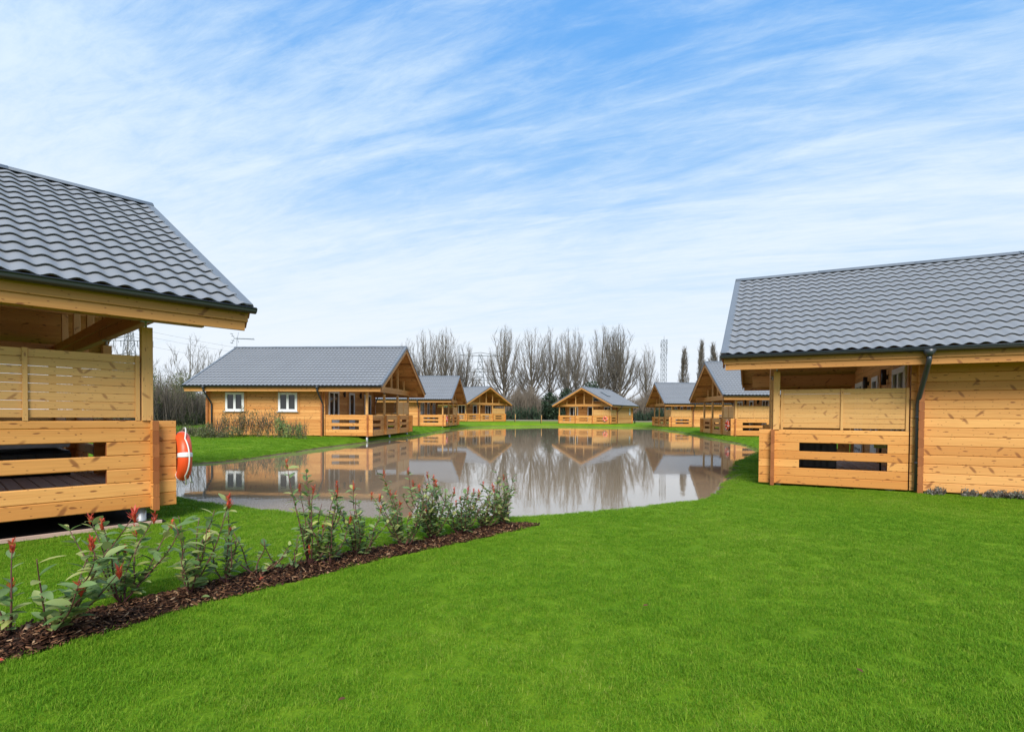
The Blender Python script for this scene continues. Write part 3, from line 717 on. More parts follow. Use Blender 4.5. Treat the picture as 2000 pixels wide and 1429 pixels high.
# ------------------------------------------------------------------ bare trees
def bare_tree(seed, H, spread, trunk_r, nprim, nsec, ntw, base=.22, up=.9, twr=.02, fastig=False, sink=0):
    r = random.Random(seed); tv, tf, bv, bf = [], [], [], []
    def seg(V, Fc, pts, rad, n):
        i0 = len(V); N = len(pts); ref = None
        for k in range(N):
            dd = (pts[min(k+1, N-1)]-pts[max(k-1, 0)]).normalized()
            if ref is None: ref = dd.orthogonal().normalized()
            ref = (ref-dd*ref.dot(dd)).normalized(); b = dd.cross(ref)
            for q in range(n): V.append(tuple(pts[k]+(ref*math.cos(2*PI*q/n)+b*math.sin(2*PI*q/n))*rad[k]))
        for k in range(N-1):
            for q in range(n): q2 = (q+1) % n; Fc.append((i0+k*n+q, i0+k*n+q2, i0+(k+1)*n+q2, i0+(k+1)*n+q))
    def path(p, d, L, n, curve, wob):
        pts = [p.copy()]; d = d.normalized()
        for k in range(n):
            d = (d+Vector((0, 0, curve))+Vector((r.gauss(0, wob), r.gauss(0, wob), r.gauss(0, wob*.5)))).normalized(); p = p+d*(L/n); pts.append(p)
        return pts
    tr = path(Vector((0, 0, -.3)), Vector((r.gauss(0, .03), r.gauss(0, .03), 1)), H*.93, 12, .12, .035)
    seg(tv, tf, tr, [trunk_r*(1-.93*k/12) for k in range(13)], 8)
    def along(pts, f):
        x = f*(len(pts)-1); k = min(int(x), len(pts)-2); return pts[k].lerp(pts[k+1], x-k), (pts[k+1]-pts[k]).normalized()
    for i in range(nprim):
        a = i*2.4+r.uniform(-.4, .4); rho = spread*math.sqrt((i+.5)/nprim if not fastig else r.random())
        k_ = rho/spread
        if fastig: f = base+.8*(i/nprim); p, td = along(tr, f); h = min(H, p.z+H*r.uniform(.16, .3)); rho = spread*(1.05-.9*(h/H)**2)*r.uniform(.55, 1); c1, c2 = .75, .3
        else:
            # low limbs feed the rim of the crown, high limbs its centre: an open vase with a rounded top
            f = base+(.62-base)*(1-k_)+r.uniform(-.04, .06); p, td = along(tr, max(.08, f)); h = H*(.99-.5*k_**2.6)*r.uniform(.9, .97)
            if r.random() < .25: h *= r.uniform(.55, .85); rho *= 1.08
            c1, c2 = .78, .36
        E_ = Vector((math.cos(a)*rho, math.sin(a)*rho, h)); C1 = Vector((p.x+(E_.x-p.x)*c1, p.y+(E_.y-p.y)*c1, p.z+(h-p.z)*c2))
        pr_ = []
        for k in range(10):
            s_ = k/9; q = p*(1-s_)**2+C1*2*s_*(1-s_)+E_*s_*s_; pr_.append(q+Vector((r.gauss(0, .09), r.gauss(0, .09), 0))*(1 if 0 < k else 0))
        L = (E_-p).length; r1 = trunk_r*(.42-.25*f)
        seg(bv, bf, pr_, [max(twr, r1*(1-.88*k/9)) for k in range(10)], 5)
        for q in range(5):
            a3 = r.uniform(0, 2*PI); s3 = path(pr_[-1 if q < 3 else -2], (pr_[-1]-pr_[-2]).normalized()+Vector((math.cos(a3), math.sin(a3), .3))*.6, r.uniform(.7, 1.5)*H/22, 3, .05, .12); seg(bv, bf, s3, [twr*.9, twr*.7, twr*.6, twr*.4], 3)
        for j in range(nsec):
            f2 = .16+.84*((j+r.random())/nsec)**.8; p2, d2 = along(pr_, f2); a2 = r.uniform(0, 2*PI)
            dd = d2+Vector((math.cos(a2), math.sin(a2), .2))*(.5 if not fastig else .35); L2 = (1.5+L*.24*(1-f2))*r.uniform(.7, 1.25)*(H/22)**.5
            if fastig: L2 *= .6
            s2 = path(p2, dd, L2, 4, .10*up, .08); seg(bv, bf, s2, [max(twr*.8, r1*.3*(1-.85*k/4)) for k in range(5)], 3)
            for q in range(ntw):
                p3, d3 = along(s2, .1+.9*r.random()); a3 = r.uniform(0, 2*PI)
                s3 = path(p3, d3+Vector((math.cos(a3), math.sin(a3), .3))*.5, L2*r.uniform(.25, .55)+.2, 2, .08, .1)
                seg(bv, bf, s3, [twr*.7, twr*.55, twr*.35], 3)
    return fast_mesh('trunk', tv, tf, [M['bark']], True), fast_mesh('crown', bv, bf, [M['bark']], True)
def tree_obj(name, ms, x, y, s, rz, label, cat, group, sz=None):
    z = hz1(x, y); e = empty(name, (x, y, z), rz); e.scale = (s, s, sz or s)
    link('trunk', ms[0], e); link('crown', ms[1], e); tag(e, label, cat, group); return e
big = [bare_tree(11, 22, 5.4, .42, 36, 13, 6, twr=.016), bare_tree(12, 22, 4.9, .38, 34, 13, 6, base=.18, twr=.016), bare_tree(13, 22, 5.6, .45, 38, 13, 6, base=.2, twr=.016), bare_tree(14, 22, 4.0, .36, 28, 13, 6, base=.28, twr=.016)]
POS = [ # photo column, top row, depth, variant, label
 (796, 662, 132, 3, 'leftmost tree of the far row, just above the ridge of the two-window cabin'), (831, 641, 126, 0, 'broad bare tree above the second left cabin roof, left of a matching one'),
 (869, 640, 124, 2, 'broad bare tree above the second left cabin roof, right of a matching one'), (908, 664, 128, 1, 'bare tree at the right end of the left tree clump, beside the pylon arms'),
 (986, 634, 124, 2, 'broad bare tree right of the distant pylon, left edge of the middle clump'), (1040, 638, 125, 0, 'second bare tree right of the pylon, over the water reflections gap'),
 (1074, 640, 127, 3, 'narrow bare tree between two broader ones, left of the skylight cabin'), (1108, 638, 124, 1, 'bare twin-looking tree above the left eave of the skylight cabin'), (1126, 642, 130, 3, 'bare tree standing right behind the gable of the skylight cabin'),
 (1177, 629, 124, 1, 'tallest bare tree, straight trunk above the skylight cabin roof'), (1199, 640, 129, 3, 'slim bare tree squeezed between the two tallest crowns right of centre'), (1211, 634, 125, 2, 'dense bare tree above the right eave of the skylight cabin'),
 (1264, 672, 132, 3, 'smaller bare tree standing alone left of the lattice mast')]
def ray(px, py):
    a = (px-1000)/F; b = (HY+F*math.tan(T)-py)/F; x = a*math.cos(R_)-b*math.sin(R_); z = a*math.sin(R_)+b*math.cos(R_)
    return x, math.cos(T)+z*math.sin(T), -math.sin(T)+z*math.cos(T)
for k, (px, py, dp, v, lb) in enumerate(POS):
    a, b, c = ray(px, py); q = dp/b; top = CAMZ+c*q; s = (top-.5)/22.0
    tree_obj('bare_tree', big[v], a*q, dp, s*(.95 if v != 3 else .9), k*1.3, lb, 'tree', 'bare trees in the far row', sz=s)
pop = [bare_tree(31, 22, 2.3, .3, 90, 7, 5, base=.08, up=1.2, twr=.028, fastig=True), bare_tree(32, 22, 2.0, .3, 90, 7, 5, base=.08, up=1.2, twr=.028, fastig=True)]
for k, (px, py, dp, lb) in enumerate([(1337, 681, 150, 'slim columnar poplar standing alone right of the lattice mast'), (1371, 668, 150, 'tallest columnar poplar, just left of the right bank cabin ridge'), (1393, 673, 152, 'columnar poplar above the ridge of the partly hidden right bank cabin'), (1409, 690, 150, 'columnar poplar touching the verge of the near right cabin roof')]):
    a, b, c = ray(px, py); q = dp/b; s = (CAMZ+c*q-.5)/22
    tree_obj('poplar', pop[k % 2], a*q, dp, s*(1.0), k*2.1, lb, 'poplar', 'columnar poplars behind the right bank', sz=s)
lt = [bare_tree(41, 11, 3.4, .2, 18, 7, 5, base=.2, twr=.014), bare_tree(42, 11, 3.2, .18, 16, 7, 5, base=.15, twr=.014)]
for k, (px, py, dp, v, lb) in enumerate([(372, 655, 60, 0, 'thin bare tree left of the two-window cabin roof'), (408, 670, 66, 1, 'faint bare tree right beside the left verge of the two-window cabin'), (312, 712, 52, 1, 'low bare tree just right of the near left cabin post'), (250, 650, 70, 0, 'bare tree seen under the near left cabin roof'), (200, 690, 50, 1, 'bare tree behind the near left cabin porch')]):
    a, b, c = ray(px, py); q = dp/b; s = (CAMZ+c*q-.5)/11
    tree_obj('bare_tree', lt[v], a*q, dp, s, k*1.7+.4, lb, 'tree', 'bare trees left of the pond', sz=s)

# ------------------------------------------------------------------ foliage volumes
def leaf_cloud(seed, n, rx, ry, rz, size, clumps=9, gap=.5, zmin=0.0, asp=.55):
    g = np.random.default_rng(seed)
    C = g.normal(0, .45, (clumps, 3)); C[:, 2] = g.uniform(.05, .75, clumps); cr = g.uniform(.28, .5, clumps)
    idx = g.integers(0, clumps, n); d = g.normal(size=(n, 3)); d /= np.linalg.norm(d, axis=1)[:, None]
    P = C[idx]+d*(cr[idx]*g.uniform(.35, 1.05, n)**.6)[:, None]; P = P*[rx, ry, rz]; P[:, 2] = np.abs(P[:, 2])+zmin
    a = g.normal(size=(n, 3)); a /= np.linalg.norm(a, axis=1)[:, None]; b = np.cross(a, g.normal(size=(n, 3))); b /= np.linalg.norm(b, axis=1)[:, None]
    s = size*g.uniform(.6, 1.3, n)[:, None]; V = np.stack([P-a*s, P+b*s*asp, P+a*s, P-b*s*asp], 1).reshape(-1, 3)
    return V, np.arange(4*n).reshape(-1, 4)
def twigs(seed, n, rx, ry, H, w, mat_):
    g = np.random.default_rng(seed); B = np.stack([g.uniform(-rx, rx, n), g.uniform(-ry, ry, n), g.uniform(0, H*.45, n)], 1)
    L = g.uniform(.25, .6, n)*H; D = np.stack([g.normal(0, .28, n), g.normal(0, .28, n), np.ones(n)], 1); Tp = B+D*L[:, None]
    a = g.uniform(0, PI, n); s = np.stack([np.cos(a), np.sin(a), 0*a], 1)*w/2; s2 = np.stack([-np.sin(a), np.cos(a), 0*a], 1)*w/2
    V = np.stack([B+s, B-s*.5+s2, B-s*.5-s2, Tp], 1).reshape(-1, 3); k = np.arange(n)[:, None]*4
    Fc = np.vstack([k+[0, 1, 3], k+[1, 2, 3], k+[2, 0, 3]]); return V, Fc
# scrub belt at the foot of the far trees
g = np.random.default_rng(5)
def belt(x0, x1, y0, y1, n, Hf, w, matl):
    X = g.uniform(x0, x1, n); Y = g.uniform(y0, y1, n); H = Hf(X)
    z0 = g.uniform(0, .55, n)*H; L = g.uniform(.18, .5, n)*H
    B = np.stack([X, Y, z0+.3], 1); Tp = B+np.stack([g.normal(0, .3, n), g.normal(0, .3, n), np.ones(n)], 1)*L[:, None]
    a = g.uniform(0, PI, n); s = np.stack([np.cos(a), np.sin(a), 0*a], 1)*w/2; s2 = np.stack([-np.sin(a), np.cos(a), 0*a], 1)*w/2
    V = np.stack([B+s, B-s*.5+s2, B-s*.5-s2, Tp], 1).reshape(-1, 3); k = np.arange(n)[:, None]*4
    return V, np.vstack([k+[0, 1, 3], k+[1, 2, 3], k+[2, 0, 3]])
Hf = lambda X: 6.2+1.6*np.sin(X*.21+1)+1.1*np.sin(X*.63)+.6*np.sin(X*1.7)
V, Fc = belt(-48, 130, 112, 124, 62000, Hf, .10, None)
tag(link('scrub', fast_mesh('scrub', V, Fc, [M['twig']])), 'dense brown leafless scrub along the foot of the far trees', 'scrub', kind='stuff')
V, Fc = belt(-48, 130, 111, 116, 20000, lambda X: .45*Hf(X), .16, None)
tag(link('undergrowth', fast_mesh('undergrowth', V, Fc, [M['ivy']])), 'dark green undergrowth low in front of the far scrub', 'undergrowth', kind='stuff')
def bush(name, seed, x, y, rx, ry, rz, n, size, m_, label, cat, group, stems=True, tm='barkd'):
    z = hz1(x, y); e = empty(name, (x, y, z)); V, Fc = leaf_cloud(seed, n, rx, ry, rz, size); link('foliage', fast_mesh('foliage', V, Fc, [M[m_]]), e)
    if stems:
        V, Fc = twigs(seed, 70 if rz < 2 else 260, rx*.9, ry*.9, rz*1.15, .02 if rz < 3 else .05, None); link('stem', fast_mesh('stem', V, Fc, [M[tm]]), e)
    tag(e, label, cat, group); return e
def at(px, d):
    a, b, c = ray(px, 812); return a*d/b
bush('evergreen_bush', 61, at(1088, 116), 113, 4.2, 3, 6.0, 9000, .22, 'ivy', 'dark evergreen bush left of the skylight cabin', 'bush', None)
bush('evergreen_bush', 62, at(1150, 116), 116, 3.5, 3, 7.5, 8000, .22, 'ivy', 'dark ivy-covered thicket rising behind the skylight cabin', 'bush', None)
HB = [(300, 47, 3.2, 2.4, 4.6, 'dark green bush right behind the near left cabin post'), (340, 50, 3.0, 2.4, 3.9, 'olive bush beneath the thin bare tree on the left'), (378, 52, 2.8, 2.2, 3.7, 'dark bush touching the left corner of the two-window cabin'), (262, 44, 3.4, 2.4, 4.8, 'large dark bush seen through the near left cabin porch'), (215, 40, 3.2, 2.4, 4.6, 'dark bush behind the near left cabin screen'), (400, 56, 3.5, 2.4, 3.4, 'bush behind the rear corner of the two-window cabin')]
for k, (px, dp, rx, ry, rz, lb) in enumerate(HB):
    b_o = bush('bush', 70+k, at(px, dp), dp, rx, ry, rz, 9000, .07, 'hedge', lb, 'bush', 'bushes left of the two-window cabin')
    V, Fc = twigs(170+k, 350, rx*1.1, ry, rz*1.25, .02, None); link('twig', fast_mesh('twig', V, Fc, [M['twig']]), b_o)
for k, (px, dp) in enumerate([(362, 31), (392, 30.5), (424, 29.5)]):
    lb = ['low dark green hedge plant left of the two-window cabin, farthest left', 'low hedge plant in front of the left corner of the two-window cabin', 'low hedge plant under the nearest white window, left part'][k]
    bush('hedge_plant', 80+k, at(px, dp-5), dp-5, 1.0, .55, .62, 1500, .035, 'hedge', lb, 'hedge plant', 'low hedge at the two-window cabin')
for k, (px, dp, h, w) in enumerate([(436, 25.2, 1.25, .55), (470, 25.4, 1.35, .5), (503, 25.3, 1.25, .5), (533, 25.0, 1.45, .6), (556, 24.6, .9, .5), (583, 23.6, .95, .55)]):
    lb = ['bronze-leaved shrub left of the first white window', 'bronze shrub directly under the first white window', 'sparse shrub between the two white windows', 'tallest bronze shrub, just left of the second white window', 'low shrub beneath the second white window', 'rounded shrub standing forward on the lawn before the cabin wall'][k]
    bush('shrub', 90+k, at(px, dp), dp, w*.9, w*.6, h, 950, .035, 'bronze' if k < 4 else 'leaf', lb, 'shrub', 'shrubs along the two-window cabin')
for k, (px, py) in enumerate([(1826, 962), (1890, 965), (1932, 967), (1966, 969), (1998, 971)]):
    u = [2.55, 3.0, 3.3, 3.53, 3.75][k]; p = loc('R', u, -GW-.14, 0)
    lb = ['first grey lavender right of the downpipe at the near right cabin wall', 'second grey lavender from the downpipe', 'third grey lavender from the downpipe', 'fourth grey lavender from the downpipe', 'last grey lavender, at the right edge of the picture'][k]
    bush('lavender', 110+k, p.x, p.y, .13, .1, .12, 420, .02, 'lav', lb, 'lavender', 'lavender plants at the near right cabin', tm='barkd')

# ------------------------------------------------------------------ pylons, mast, wires
def lattice(H, wb, wt, n, arms, r=.12):
    leg, arm = MB(), MB()
    def c(k, z): w = wb+(wt-wb)*min(1, z/(H)); return Vector(((1, 1, -1, -1)[k]*w/2, (1, -1, -1, 1)[k]*w/2, z))
    for k in range(4):
        leg.tube([c(k, 0), c(k, H)], r, 4, smooth=False)
        for i in range(n):
            z0, z1 = H*i/n, H*(i+1)/n; leg.tube([c(k, z0), c((k+1) % 4, z1)], r*.6, 3, smooth=False, cap=False); leg.tube([c((k+1) % 4, z0), c(k, z1)], r*.6, 3, smooth=False, cap=False); leg.tube([c(k, z1), c((k+1) % 4, z1)], r*.6, 3, smooth=False, cap=False)
    for (z, l) in arms:
        for s in (-1, 1):
            for yy in (-.5, .5):
                arm.tube([(0, yy, z), (s*l, 0, z)], r*1.1, 4, smooth=False); arm.tube([(0, yy, z+H*.05), (s*l, 0, z)], r*.8, 4, smooth=False)
            for q in (.35, .65, 1): arm.tube([(s*l*q, 0, z), (s*l*q, 0, z-2.2)], r*1.1, 4, smooth=False)
    return leg.mesh('tower', M['lattice']), arm.mesh('crossarm', M['lattice'])
for (px, py, dp, arms, lb) in [(938, 692, 210, [(.98, 8.5), (.73, 9.5), (.60, 8)], 'distant steel pylon with wide arms between the two tree clumps'), (252, 628, 190, [(.97, 5), (.8, 8), (.63, 6)], 'steel pylon seen beneath the near left cabin roof')]:
    a, b, c = ray(px, py); q = dp/b; H = CAMZ+c*q; ms = lattice(H, 6, 1.2, 9, [(f*H, l) for f, l in arms])
    e = empty('pylon', (a*q, dp, 0), .1); link('tower', ms[0], e); link('crossarm', ms[1], e); tag(e, lb, 'pylon', 'electricity pylons')
a, b, c = ray(1297, 664); q = 250/b; H = CAMZ+c*q; ms = lattice(H, 2.2, 1.8, 16, [], .08)
e = empty('lattice_mast', (a*q, 250, 0), .3); link('tower', ms[0], e); mb = MB()
for k, (z, o_) in enumerate([(.98, 1), (.94, -1), (.9, 1), (.86, 1), (.8, -1)]): mb.tube([(o_*1.6, 0, H*z-1.2), (o_*1.6, 0, H*z+1.2)], .2, 8)
mb.tube([(0, 0, H), (0, 0, H+2)], .08, 5); link('antenna', mb.mesh('antenna', M['lattice']), e); tag(e, 'slender lattice mast with antennas behind the small distant right cabin', 'mast')
a, b, c = ray(252, 628); Hp = CAMZ+c*190/b; a2, b2, c2 = ray(938, 692); Hq = CAMZ+c2*210/b2
P1 = Vector((a*190/b, 190, 0)); P2 = Vector((a2*210/b2, 210, 0))
WLB = ['overhead wire on the top arms, left strand', 'overhead wire on the top arms, right strand', 'overhead wire on the middle arms', 'lowest overhead wire between the pylons']
for k, (f1, o1, f2, o2) in enumerate([(.97, -5, .98, -8), (.97, 5, .98, 8), (.8, 8, .73, 9), (.63, -6, .60, -8)]):
    A = P1+Vector((o1, 0, f1*Hp-2)); B = P2+Vector((o2, 0, f2*Hq-2)); mb = MB()
    mb.tube([A.lerp(B, s)-Vector((0, 0, 5*math.sin(PI*s))) for s in np.linspace(0, 1, 20)], .05, 4)
    tag(link('power_line', mb.mesh('power_line', M['lattice'])), WLB[k], 'power line', 'overhead wires between the pylons')
# field track, low fence, bollard beyond the pond
mb = MB(); xs = np.linspace(-40, 90, 60); 
for k in range(59):
    A = (xs[k], 103+1.2*math.sin(xs[k]*.05)); B = (xs[k+1], 103+1.2*math.sin(xs[k+1]*.05))
    mb.quad((A[0], A[1], hz1(*A)+.03), (B[0], B[1], hz1(*B)+.03), (B[0], B[1]+3.4, hz1(B[0], B[1]+3.4)+.05), (A[0], A[1]+3.4, hz1(A[0], A[1]+3.4)+.05))
tag(link('gravel_track', mb.mesh('gravel_track', plain('pale_gravel', (.34, .28, .24), .95, .1, sc=3))), kind='structure')
e = empty('bollard', (at(1240, 78), 78, hz1(at(1240, 78), 78))); mb = MB(); mb.tube([(0, 0, -.1), (0, 0, .75)], .09, 10); link('shaft', mb.mesh('shaft', M['black']), e)
mb = MB(); mb.tube([(0, 0, .74), (0, 0, .84)], [.11, .03], 10); link('cap', mb.mesh('cap', M['black']), e); tag(e, 'small black bollard light in the grass right of the skylight cabin', 'bollard')
SP = [(1056, 72.5, 'young staked tree with thin stem on the far bank, centre gap'), (1005, 74, 'bare sapling with pale stake beside the farthest left cabin')]
for k, (px, dp, lb) in enumerate(SP):
    x = at(px, dp); e = empty('sapling', (x, dp, hz1(x, dp))); mb = MB(); mb.tube([(0, 0, -.1), (.03, 0, 1.6), (0, .02, 3.4)], [.045, .035, .01], 6)
    for q in range(16): a = q*2.4; z = .9+q*.15; mb.tube([(0, 0, z), (.5*math.cos(a), .5*math.sin(a), z+.55)], [.015, .008], 4)
    link('stem', mb.mesh('stem', M['bark']), e); mb = MB(); mb.tube([(.12, 0, -.2), (.12, 0, 1.1)], .035, 6); link('stake', mb.mesh('stake', M['screen']), e); tag(e, lb, 'sapling', 'young trees on the far bank')

# ------------------------------------------------------------------ planting bed
LOW = [(-3.2, 2.1), (-2.62, 2.68), (-2.37, 3.04), (-2.06, 3.54), (-1.69, 3.96), (-1.1, 4.74), (-.52, 5.38), (.25, 6.25)]
UPP = [(.30, 6.36), (.02, 6.40), (-.25, 6.25), (-.60, 5.78), (-1.18, 5.16), (-1.80, 4.52), (-2.19, 4.05), (-2.52, 3.60), (-2.88, 3.16), (-3.5, 2.4)]
BED = np.array([p for p in LOW+UPP]); BEDS = catmull(BED, 8)
def inbed(P): return sdist(P, BEDS)
gx = np.arange(-3.8, .6, .035); gy = np.arange(2.0, 6.7, .035); XX, YY = np.meshgrid(gx, gy, indexing='ij'); PP = np.stack([XX.ravel(), YY.ravel()], 1)
sdv = inbed(PP); hh = height(PP)+.018*np.clip(-sdv/.12+.1, -.6, 1)+np.random.default_rng(2).normal(0, .004, len(PP)); nyy = len(gy)
ok = (sdv < .03).reshape(len(gx), nyy); i, j = np.meshgrid(np.arange(len(gx)-1), np.arange(nyy-1), indexing='ij'); ok2 = ok[:-1, :-1] & ok[1:, :-1] & ok[1:, 1:] & ok[:-1, 1:]
i, j = i[ok2], j[ok2]; Fc = np.stack([i*nyy+j, (i+1)*nyy+j, (i+1)*nyy+j+1, i*nyy+j+1], -1)
tag(link('mulch_bed', fast_mesh('mulch_bed', np.column_stack([PP, hh]), Fc, [M['soil']], True)), kind='structure')
g = np.random.default_rng(9); N = 60000; Q = np.stack([g.uniform(-3.7, .5, N), g.uniform(2.0, 6.6, N)], 1); s = inbed(Q); Q = Q[s < .015][:17000]; s = inbed(Q); n = len(Q)
Z = height(Q)+.018*np.clip(-s/.12+.1, -.6, 1)+.006+g.uniform(0, .014, n); Pc = np.column_stack([Q, Z])
a = g.uniform(0, 2*PI, n); ti = g.normal(0, .35, n); L = g.uniform(.008, .03, n)*np.where(g.random(n) < .04, 1.9, 1); Wd = L*g.uniform(.2, .45, n)
u = np.stack([np.cos(a)*np.cos(ti), np.sin(a)*np.cos(ti), np.sin(ti)], 1)*L[:, None]; w_ = np.stack([-np.sin(a), np.cos(a), g.normal(0, .4, n)], 1)*Wd[:, None]
up_ = np.array([0, 0, .004]); V = np.stack([Pc-u-w_*.6, Pc-u*.6+w_, Pc+u+w_*.7, Pc+u*.8-w_, Pc+up_-u*.9], 1).reshape(-1, 3); k = np.arange(n)[:, None]*5
Fc = np.vstack([k+[0, 3, 2], k+[0, 2, 1], k+[0, 1, 4], k+[1, 2, 4], k+[2, 3, 4], k+[3, 0, 4]])
tag(link('bark_chips', fast_mesh('bark_chips', V, Fc, [M['chip']])), 'loose brown bark chips covering the planting bed', 'bark chips', kind='stuff')

# photinia shrubs
def leaf(mb, p, d, nrm, L, w, mat_=0, fold=.25, curl=.25):
    d = d.normalized(); s = d.cross(nrm).normalized(); n = s.cross(d).normalized()
    prof = [(0, .06), (.18, .62), (.42, 1), (.7, .82), (.88, .45), (1, .02)]; i0 = len(mb.v)
    for (t_, ww) in prof:
        c = p+d*(L*t_)-n*(curl*L*t_*t_); mb.v += [c-s*(w*ww/2)+n*(fold*w*ww/2), c, c+s*(w*ww/2)+n*(fold*w*ww/2)]
    for k in range(len(prof)-1):
        b = i0+k*3; mb.face((b, b+1, b+4, b+3), ((0, 0),)*4, mat_, True); mb.face((b+1, b+2, b+5, b+4), ((0, 0),)*4, mat_, True)
def photinia(seed, H, nst, leafL, label, x, y, leanx=0, red=.7, spread=.35, dens=1.0):
    r = random.Random(seed); st, lf, rds = MB(), MB(), []; nst = int(nst*1.15); spread *= 1.15
    for i in range(nst):
        a = r.uniform(0, 2*PI); sp = r.uniform(.15, 1.25)*spread; h = H*(1 if i == 0 else r.uniform(.45, .95)); n = 7
        dx, dy = math.cos(a)*sp+leanx*h, math.sin(a)*sp*.8
        ph, amp = r.uniform(0, 6), r.uniform(.01, .03)
        pts = [Vector((dx*(k/n)**.8+amp*math.sin(ph+k), dy*(k/n)**.8+amp*math.cos(ph*1.3+k), h*k/n-.02)) for k in range(n+1)]
        st.tube(pts, [.0065*(1-.6*k/n) for k in range(n+1)], 5)
        m_ = int(h/.016*dens)
        for q in range(m_):
            f = .12+.85*(q+r.random())/m_
            if r.random() < .1+.3*(f > .6): continue
            xk = f*n; k = min(int(xk), n-1); p = pts[k].lerp(pts[k+1], xk-k); sd_ = (pts[k+1]-pts[k]).normalized(); az = q*2.4+r.uniform(-.5, .5)
            d = Vector((math.cos(az), math.sin(az), r.uniform(-.1, .9)))+sd_*.3; L = leafL*1.25*r.uniform(.6, 1.2)
            leaf(lf, p, d, Vector((r.gauss(0, .25), r.gauss(0, .25), 1)), L, L*r.uniform(.40, .52), 0, r.uniform(.1, .4), r.uniform(.05, .45))
        if r.random() < red*.5 or i == 0 and red > .3:
            p = pts[-1]; rd = MB(); rds.append(rd)
            for q in range(r.randint(18, 26)):
                az = q*2.4; d = Vector((math.cos(az)*.75, math.sin(az)*.75, r.uniform(.35, 1.5))); L = leafL*r.uniform(.35, .7)
                leaf(rd, p+Vector((0, 0, r.uniform(-.05, .02))), d, Vector((-math.cos(az), -math.sin(az), .3)), L, L*.25, 0, .3, -.1)
    z = hz1(x, y); e = empty('photinia_shrub', (x, y, z+.02)); link('stem', st.mesh('stem', M['stem']), e); link('foliage', lf.mesh('foliage', M['leaf']), e)
    for rd in rds: link('red_shoot', rd.mesh('red_shoot', M['redleaf']), e)
    tag(e, label, 'shrub', 'photinia shrubs in the mulch bed')
M['stem'] = plain('purple_brown_stem', (.13, .055, .045), .6, .3, var=.4, sc=20)
PH = [ # column of base, row of base, row of tip, stems, leaf, lean, red, spread, dens, label
 (18, 1235, 1062, 3, .075, -.05, 1, .10, .5, 'tall single-stemmed red-tipped shrub at the left edge of the bed'),
 (95, 1232, 1005, 7, .085, .40, .6, .3, .8, 'shrub with long stems leaning right, second from the left edge'),
 (238, 1172, 1005, 9, .07, .05, 1, .28, 1.1, 'bushy shrub with several red tips under the left cabin pile'),
 (372, 1155, 985, 7, .085, -.02, .5, .22, .75, 'open shrub with large pale leaves and one high red tip below the life ring'),
 (440, 1135, 975, 5, .07, .1, .5, .2, .8, 'slim dark-stemmed shrub right of the open large-leaved shrub'),
 (500, 1122, 1030, 6, .055, .05, .4, .25, .9, 'low shrub with an orange fallen leaf at its foot'),
 (560, 1108, 1040, 4, .05, .0, .3, .2, .8, 'smallest shrub in the bed, nearly without red tips'),
 (606, 1102, 905, 7, .06, .02, .8, .2, .8, 'tall shrub with bare purple leader, left of two red flowers tips'),
 (640, 1098, 950, 9, .062, .05, 1, .2, 1.1, 'shrub with a pair of bright red tips before the cabin reflection'),
 (702, 1082, 945, 11, .058, .0, .4, .26, 1.1, 'shrub with straight dark red leader in the middle of the bed'),
 (790, 1062, 925, 13, .058, -.02, .9, .27, 1.2, 'shrub left of the tallest bright red tip'),
 (848, 1045, 912, 15, .058, .0, 1, .27, 1.3, 'shrub carrying the tallest bright red tip'),
 (900, 1035, 930, 15, .056, -.02, .8, .27, 1.3, 'dense shrub with three thin red tips near the bed end'),
 (945, 1024, 942, 14, .054, .03, .7, .25, 1.3, 'dense yellow-green shrub, second last in the bed'),
 (985, 1016, 908, 15, .056, .0, .3, .2, 1.3, 'last shrub at the pointed end of the bed by the water')]
for k, (px, py, ty, ns, lL, ln, rdp, spd, dn, lb) in enumerate(PH):
    a, b, c = ray(px, py); q = (.13-CAMZ)/c; x, y = a*q, b*q; H = (py-ty)/F*y*1.04
    photinia(200+k, H, ns, lL, lb, x, y, ln, rdp, spd, dn)
# fallen leaves on the mulch
FL = [(1256, 1182, 'small dry leaf lying on the lawn right of centre', 'chip'), (1686, 1312, 'dark shrivelled leaf on the lawn, lower right', 'chip'), (675, 1362, 'pale brown leaf on the lawn near the bottom edge', 'chip'), (392, 1165, 'yellow green fallen leaf under the open shrub', 'leaf'), (508, 1133, 'orange brown fallen leaf at the foot of the low shrub', 'redleaf'), (8, 1288, 'pinkish fallen leaf at the left end of the bed', 'redleaf'), (320, 1160, 'straw coloured strip of bark on the mulch', 'chip')]
for k, (px, py, lb, m_) in enumerate(FL):
    a, b, c = ray(px, py); q = (.13-CAMZ)/c; mb = MB(); leaf(mb, Vector((0, 0, .0)), Vector((math.cos(k*2), math.sin(k*2), .35)), Vector((0, -.3, 1)), .07 if py < 1170 or px < 100 else .035, .03 if px < 600 else .018)
    tag(link('fallen_leaf', mb.mesh('fallen_leaf', M[m_]), None, (a*q, b*q, .13)), lb, 'leaf')

